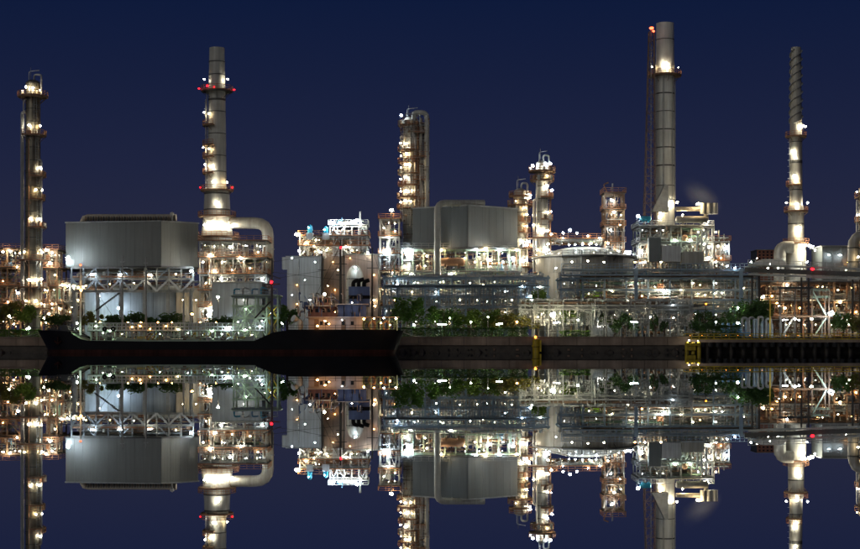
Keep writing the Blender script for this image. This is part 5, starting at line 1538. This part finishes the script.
def tree(label, px, d, top, bot, wpx, mi=0, var=0, name='tree', cat='tree', group=None):
    x = X(px, d)
    z1, z0 = Z(top, d), Z(bot, d)
    zc, rz = (z1 + z0) / 2, (z1 - z0) / 2
    rx = S(wpx / 2, d)
    t = thing(name, label, cat, (x, d, GZ), group)
    rng = random.Random(px * 7 + var)
    b = MB()
    b.tube([(x, d, GZ - .1), (x + .1, d, GZ + (zc - GZ) * .6), (x, d, zc)], [.24, .17, .1], 7)
    for k in range(5):
        a = rng.uniform(0, 2 * PI)
        zb = GZ + (zc - GZ) * rng.uniform(.45, .9)
        b.tube([(x, d, zb), (x + math.cos(a) * rx * .35, d + math.sin(a) * rx * .35, zb + rz * .4), (x + math.cos(a) * rx * .7, d + math.sin(a) * rx * .6, zb + rz * .8)], [.1, .07, .03], 5)
    b.build('trunk', 'bark', t, True)
    o = bpy.data.objects.new('crown', crown('tree', var, mi))
    COL.objects.link(o)
    o.parent = t
    o.location = (0, 0, zc - GZ)
    o.scale = (rx, min(rx, 3.2), rz)
    o.rotation_euler.z = 0
    return t
def hedge(label, px0, px1, d, top, bot, mi=2, var=0):
    x0, x1 = X(px0, d), X(px1, d)
    z1, z0 = Z(top, d), Z(bot, d)
    t = thing('hedge', label, 'hedge', ((x0 + x1) / 2, d, z0))
    L = x1 - x0
    n = max(1, int(round(L / 5)))
    for i in range(n):
        o = bpy.data.objects.new('foliage', crown('hedge', (var + i) % 3, mi))
        COL.objects.link(o)
        o.parent = t
        o.location = (-L / 2 + L * (i + .5) / n, 0, (z1 - z0) / 2)
        o.scale = (L / n / 2, .9, (z1 - z0) / 2)
    return t
T = [
    ('broad bush with dark leaves at the left picture edge', 4, 288, 300, 330, 34, 3, 0),
    ('bush under the foot of the slim left column', 27, 286, 303, 331, 30, 1, 1),
    ('small bush between the slim left column and the ship mast', 55, 290, 312, 331, 30, 2, 2),
    ('low bush just right of the ship foremast', 93, 290, 311, 330, 26, 3, 3),
    ('flat-topped tree left of the twin masts below the truss', 118, 286, 313, 338, 34, 2, 4),
    ('flat-topped tree between the twin dark masts', 136, 287, 312, 338, 42, 2, 0),
    ('flat-topped tree right of the twin masts below the truss', 166, 287, 311, 338, 52, 2, 1),
    ('low tree below the bright floodlight left of the gantry', 222, 292, 314, 338, 34, 2, 2),
    ('rounded green bush between the gantry and the deckhouse', 287, 272, 304, 334, 28, 0, 3),
    ('big rounded green tree right of the tanker stern', 414, 276, 296, 334, 50, 0, 4),
    ('rounded tree second from the tanker stern', 444, 284, 308, 336, 44, 0, 0),
    ('loose tree before the blue rack left of the middle lamp post', 469, 286, 308, 336, 46, 1, 1),
    ('loose tree right of the middle lamp posts with yellowing leaves', 512, 284, 312, 336, 44, 3, 2),
    ('thin tree between the middle hedge lamps', 492, 290, 309, 336, 32, 1, 3),
    ('bright tree just left of the star-bright lamp post', 538, 287, 288, 322, 26, 1, 4),
    ('bright green tree just right of the star-bright lamp post', 571, 286, 300, 332, 30, 1, 0),
    ('bright green bush left of the gatehouse', 588, 296, 296, 318, 20, 1, 1),
    ('green bush above the gatehouse roof', 606, 287, 312, 334, 26, 0, 2),
    ('narrow dark cypress-like tree behind the low bridge', 655, 274, 315, 336, 9, 2, 3),
    ('second narrow dark tree right of the cypress-like one', 664, 274, 320, 336, 10, 2, 4),
    ('small tree left of the thick blue column base', 625, 276, 313, 336, 22, 2, 0),
    ('dark tree at the right end of the low bridge', 700, 278, 309, 336, 28, 2, 1),
    ('big dark tree in front of the right end of the blue rack', 752, 290, 296, 337, 48, 2, 2),
    ('dark bush left of the blue riser pipes', 724, 280, 313, 336, 30, 2, 3),
    ('bush right of the yellow loading frame', 843, 282, 312, 338, 26, 0, 4),
    ('bush at the right picture edge', 860, 280, 311, 338, 24, 3, 0),
]
for l, px, d, top, bot, wd, mi, va in T:
    tree(l, px, d, top, bot, wd, mi, va, 'tree', 'tree', 'trees along the river bank')
hedge('long dark clipped hedge on the quay left of the mooring pile', 398, 528, 268, 328, 337, 2, 0)
hedge('dark clipped hedge under the low pipe bridge', 700, 740, 268, 326, 338, 2, 1)
hedge('low hedge on the bank at the far left', -10, 40, 267, 330, 337.5, 0, 2)
hedge('low green hedge left of the gatehouse', 560, 590, 270, 331, 338, 0, 0)
lamp_post('low green-tinted lamp post under the big tree at the tanker stern', 414, 325, 268.5, 'green', 0.26)
lamp_post('added low lamp post lighting the loose trees before the blue rack', 471, 322, 279, 'white', 0.26)  # this post and those below are added to light the trees
lamp_post('added low amber lamp post lighting the yellowing tree', 517, 322, 279, 'sodium', 0.3)
lamp_post('added low lamp post lighting the bright tree by the gatehouse', 578, 320, 280, 'green', 0.26)
lamp_post('added low lamp post lighting the bushes at the far left edge', 9, 316, 281, 'warm', 0.3)
lamp_post('added low lamp post lighting the bush between column and foremast', 44, 318, 281, 'warm', 0.26)
lamp_post('added low lamp post lighting the dark bush left of the riser pipes', 716, 322, 273, 'cool', 0.22)
lamp_post('added low lamp post lighting the rounded tree second from the stern', 450, 318, 277, 'star', 0.16)
lamp_post('added low lamp post lighting the thin tree by the middle hedge', 488, 317, 279, 'star', 0.16)
lamp_post('added low lamp post lighting the bright tree left of the blue rack', 532, 300, 279, 'green', 0.24)
# ------------------------------------------------------------------ steam over the heater block
vm = bpy.data.materials.new('steam')
vm.use_nodes = True
t = vm.node_tree
t.nodes.remove(t.nodes['Principled BSDF'])
pv = t.nodes.new('ShaderNodeVolumePrincipled')
pv.inputs['Color'].default_value = (.9, .9, .9, 1)
co = t.nodes.new('ShaderNodeTexCoord')
gd = t.nodes.new('ShaderNodeTexGradient')
gd.gradient_type = 'SPHERICAL'
t.links.new(co.outputs['Object'], gd.inputs[0])
nz = t.nodes.new('ShaderNodeTexNoise')
nz.inputs['Scale'].default_value = 1.6
nz.inputs['Detail'].default_value = 3
t.links.new(co.outputs['Object'], nz.inputs['Vector'])
mu = t.nodes.new('ShaderNodeMath')
mu.operation = 'MULTIPLY'
pw_ = t.nodes.new('ShaderNodeMath')
pw_.operation = 'POWER'
pw_.inputs[1].default_value = 1.8
t.links.new(gd.outputs['Fac'], pw_.inputs[0])
sxs = t.nodes.new('ShaderNodeSeparateXYZ')
t.links.new(co.outputs['Object'], sxs.inputs[0])
mr_ = t.nodes.new('ShaderNodeMapRange')
mr_.inputs['From Min'].default_value = -0.7
mr_.inputs['From Max'].default_value = 0.6
t.links.new(sxs.outputs['X'], mr_.inputs['Value'])
m3 = t.nodes.new('ShaderNodeMath')
m3.operation = 'MULTIPLY'
t.links.new(pw_.outputs[0], m3.inputs[0])
t.links.new(mr_.outputs[0], m3.inputs[1])
t.links.new(m3.outputs[0], mu.inputs[0])
t.links.new(nz.outputs['Fac'], mu.inputs[1])
m2 = t.nodes.new('ShaderNodeMath')
m2.operation = 'MULTIPLY'
m2.inputs[1].default_value = 0.4
t.links.new(mu.outputs[0], m2.inputs[0])
t.links.new(m2.outputs[0], pv.inputs['Density'])
t.links.new(pv.outputs[0], t.nodes['Material Output'].inputs['Volume'])
MATS['steam'] = vm
bm = bmesh.new()
bmesh.ops.create_icosphere(bm, subdivisions=2, radius=1.0)
me = bpy.data.meshes.new('steam_plume')
bm.to_mesh(me)
bm.free()
me.materials.append(vm)
so = bpy.data.objects.new('steam_plume', me)
COL.objects.link(so)
so.location = P(698, 193, 362)
so.rotation_euler = (0, R(36), 0)
so.scale = (7.5, 3.4, 3.4)
so['kind'] = 'stuff'
so['label'] = 'faint steam plume drifting above the heater block'
for o in bpy.data.objects:
    if '_o' in o:
        del o['_o']
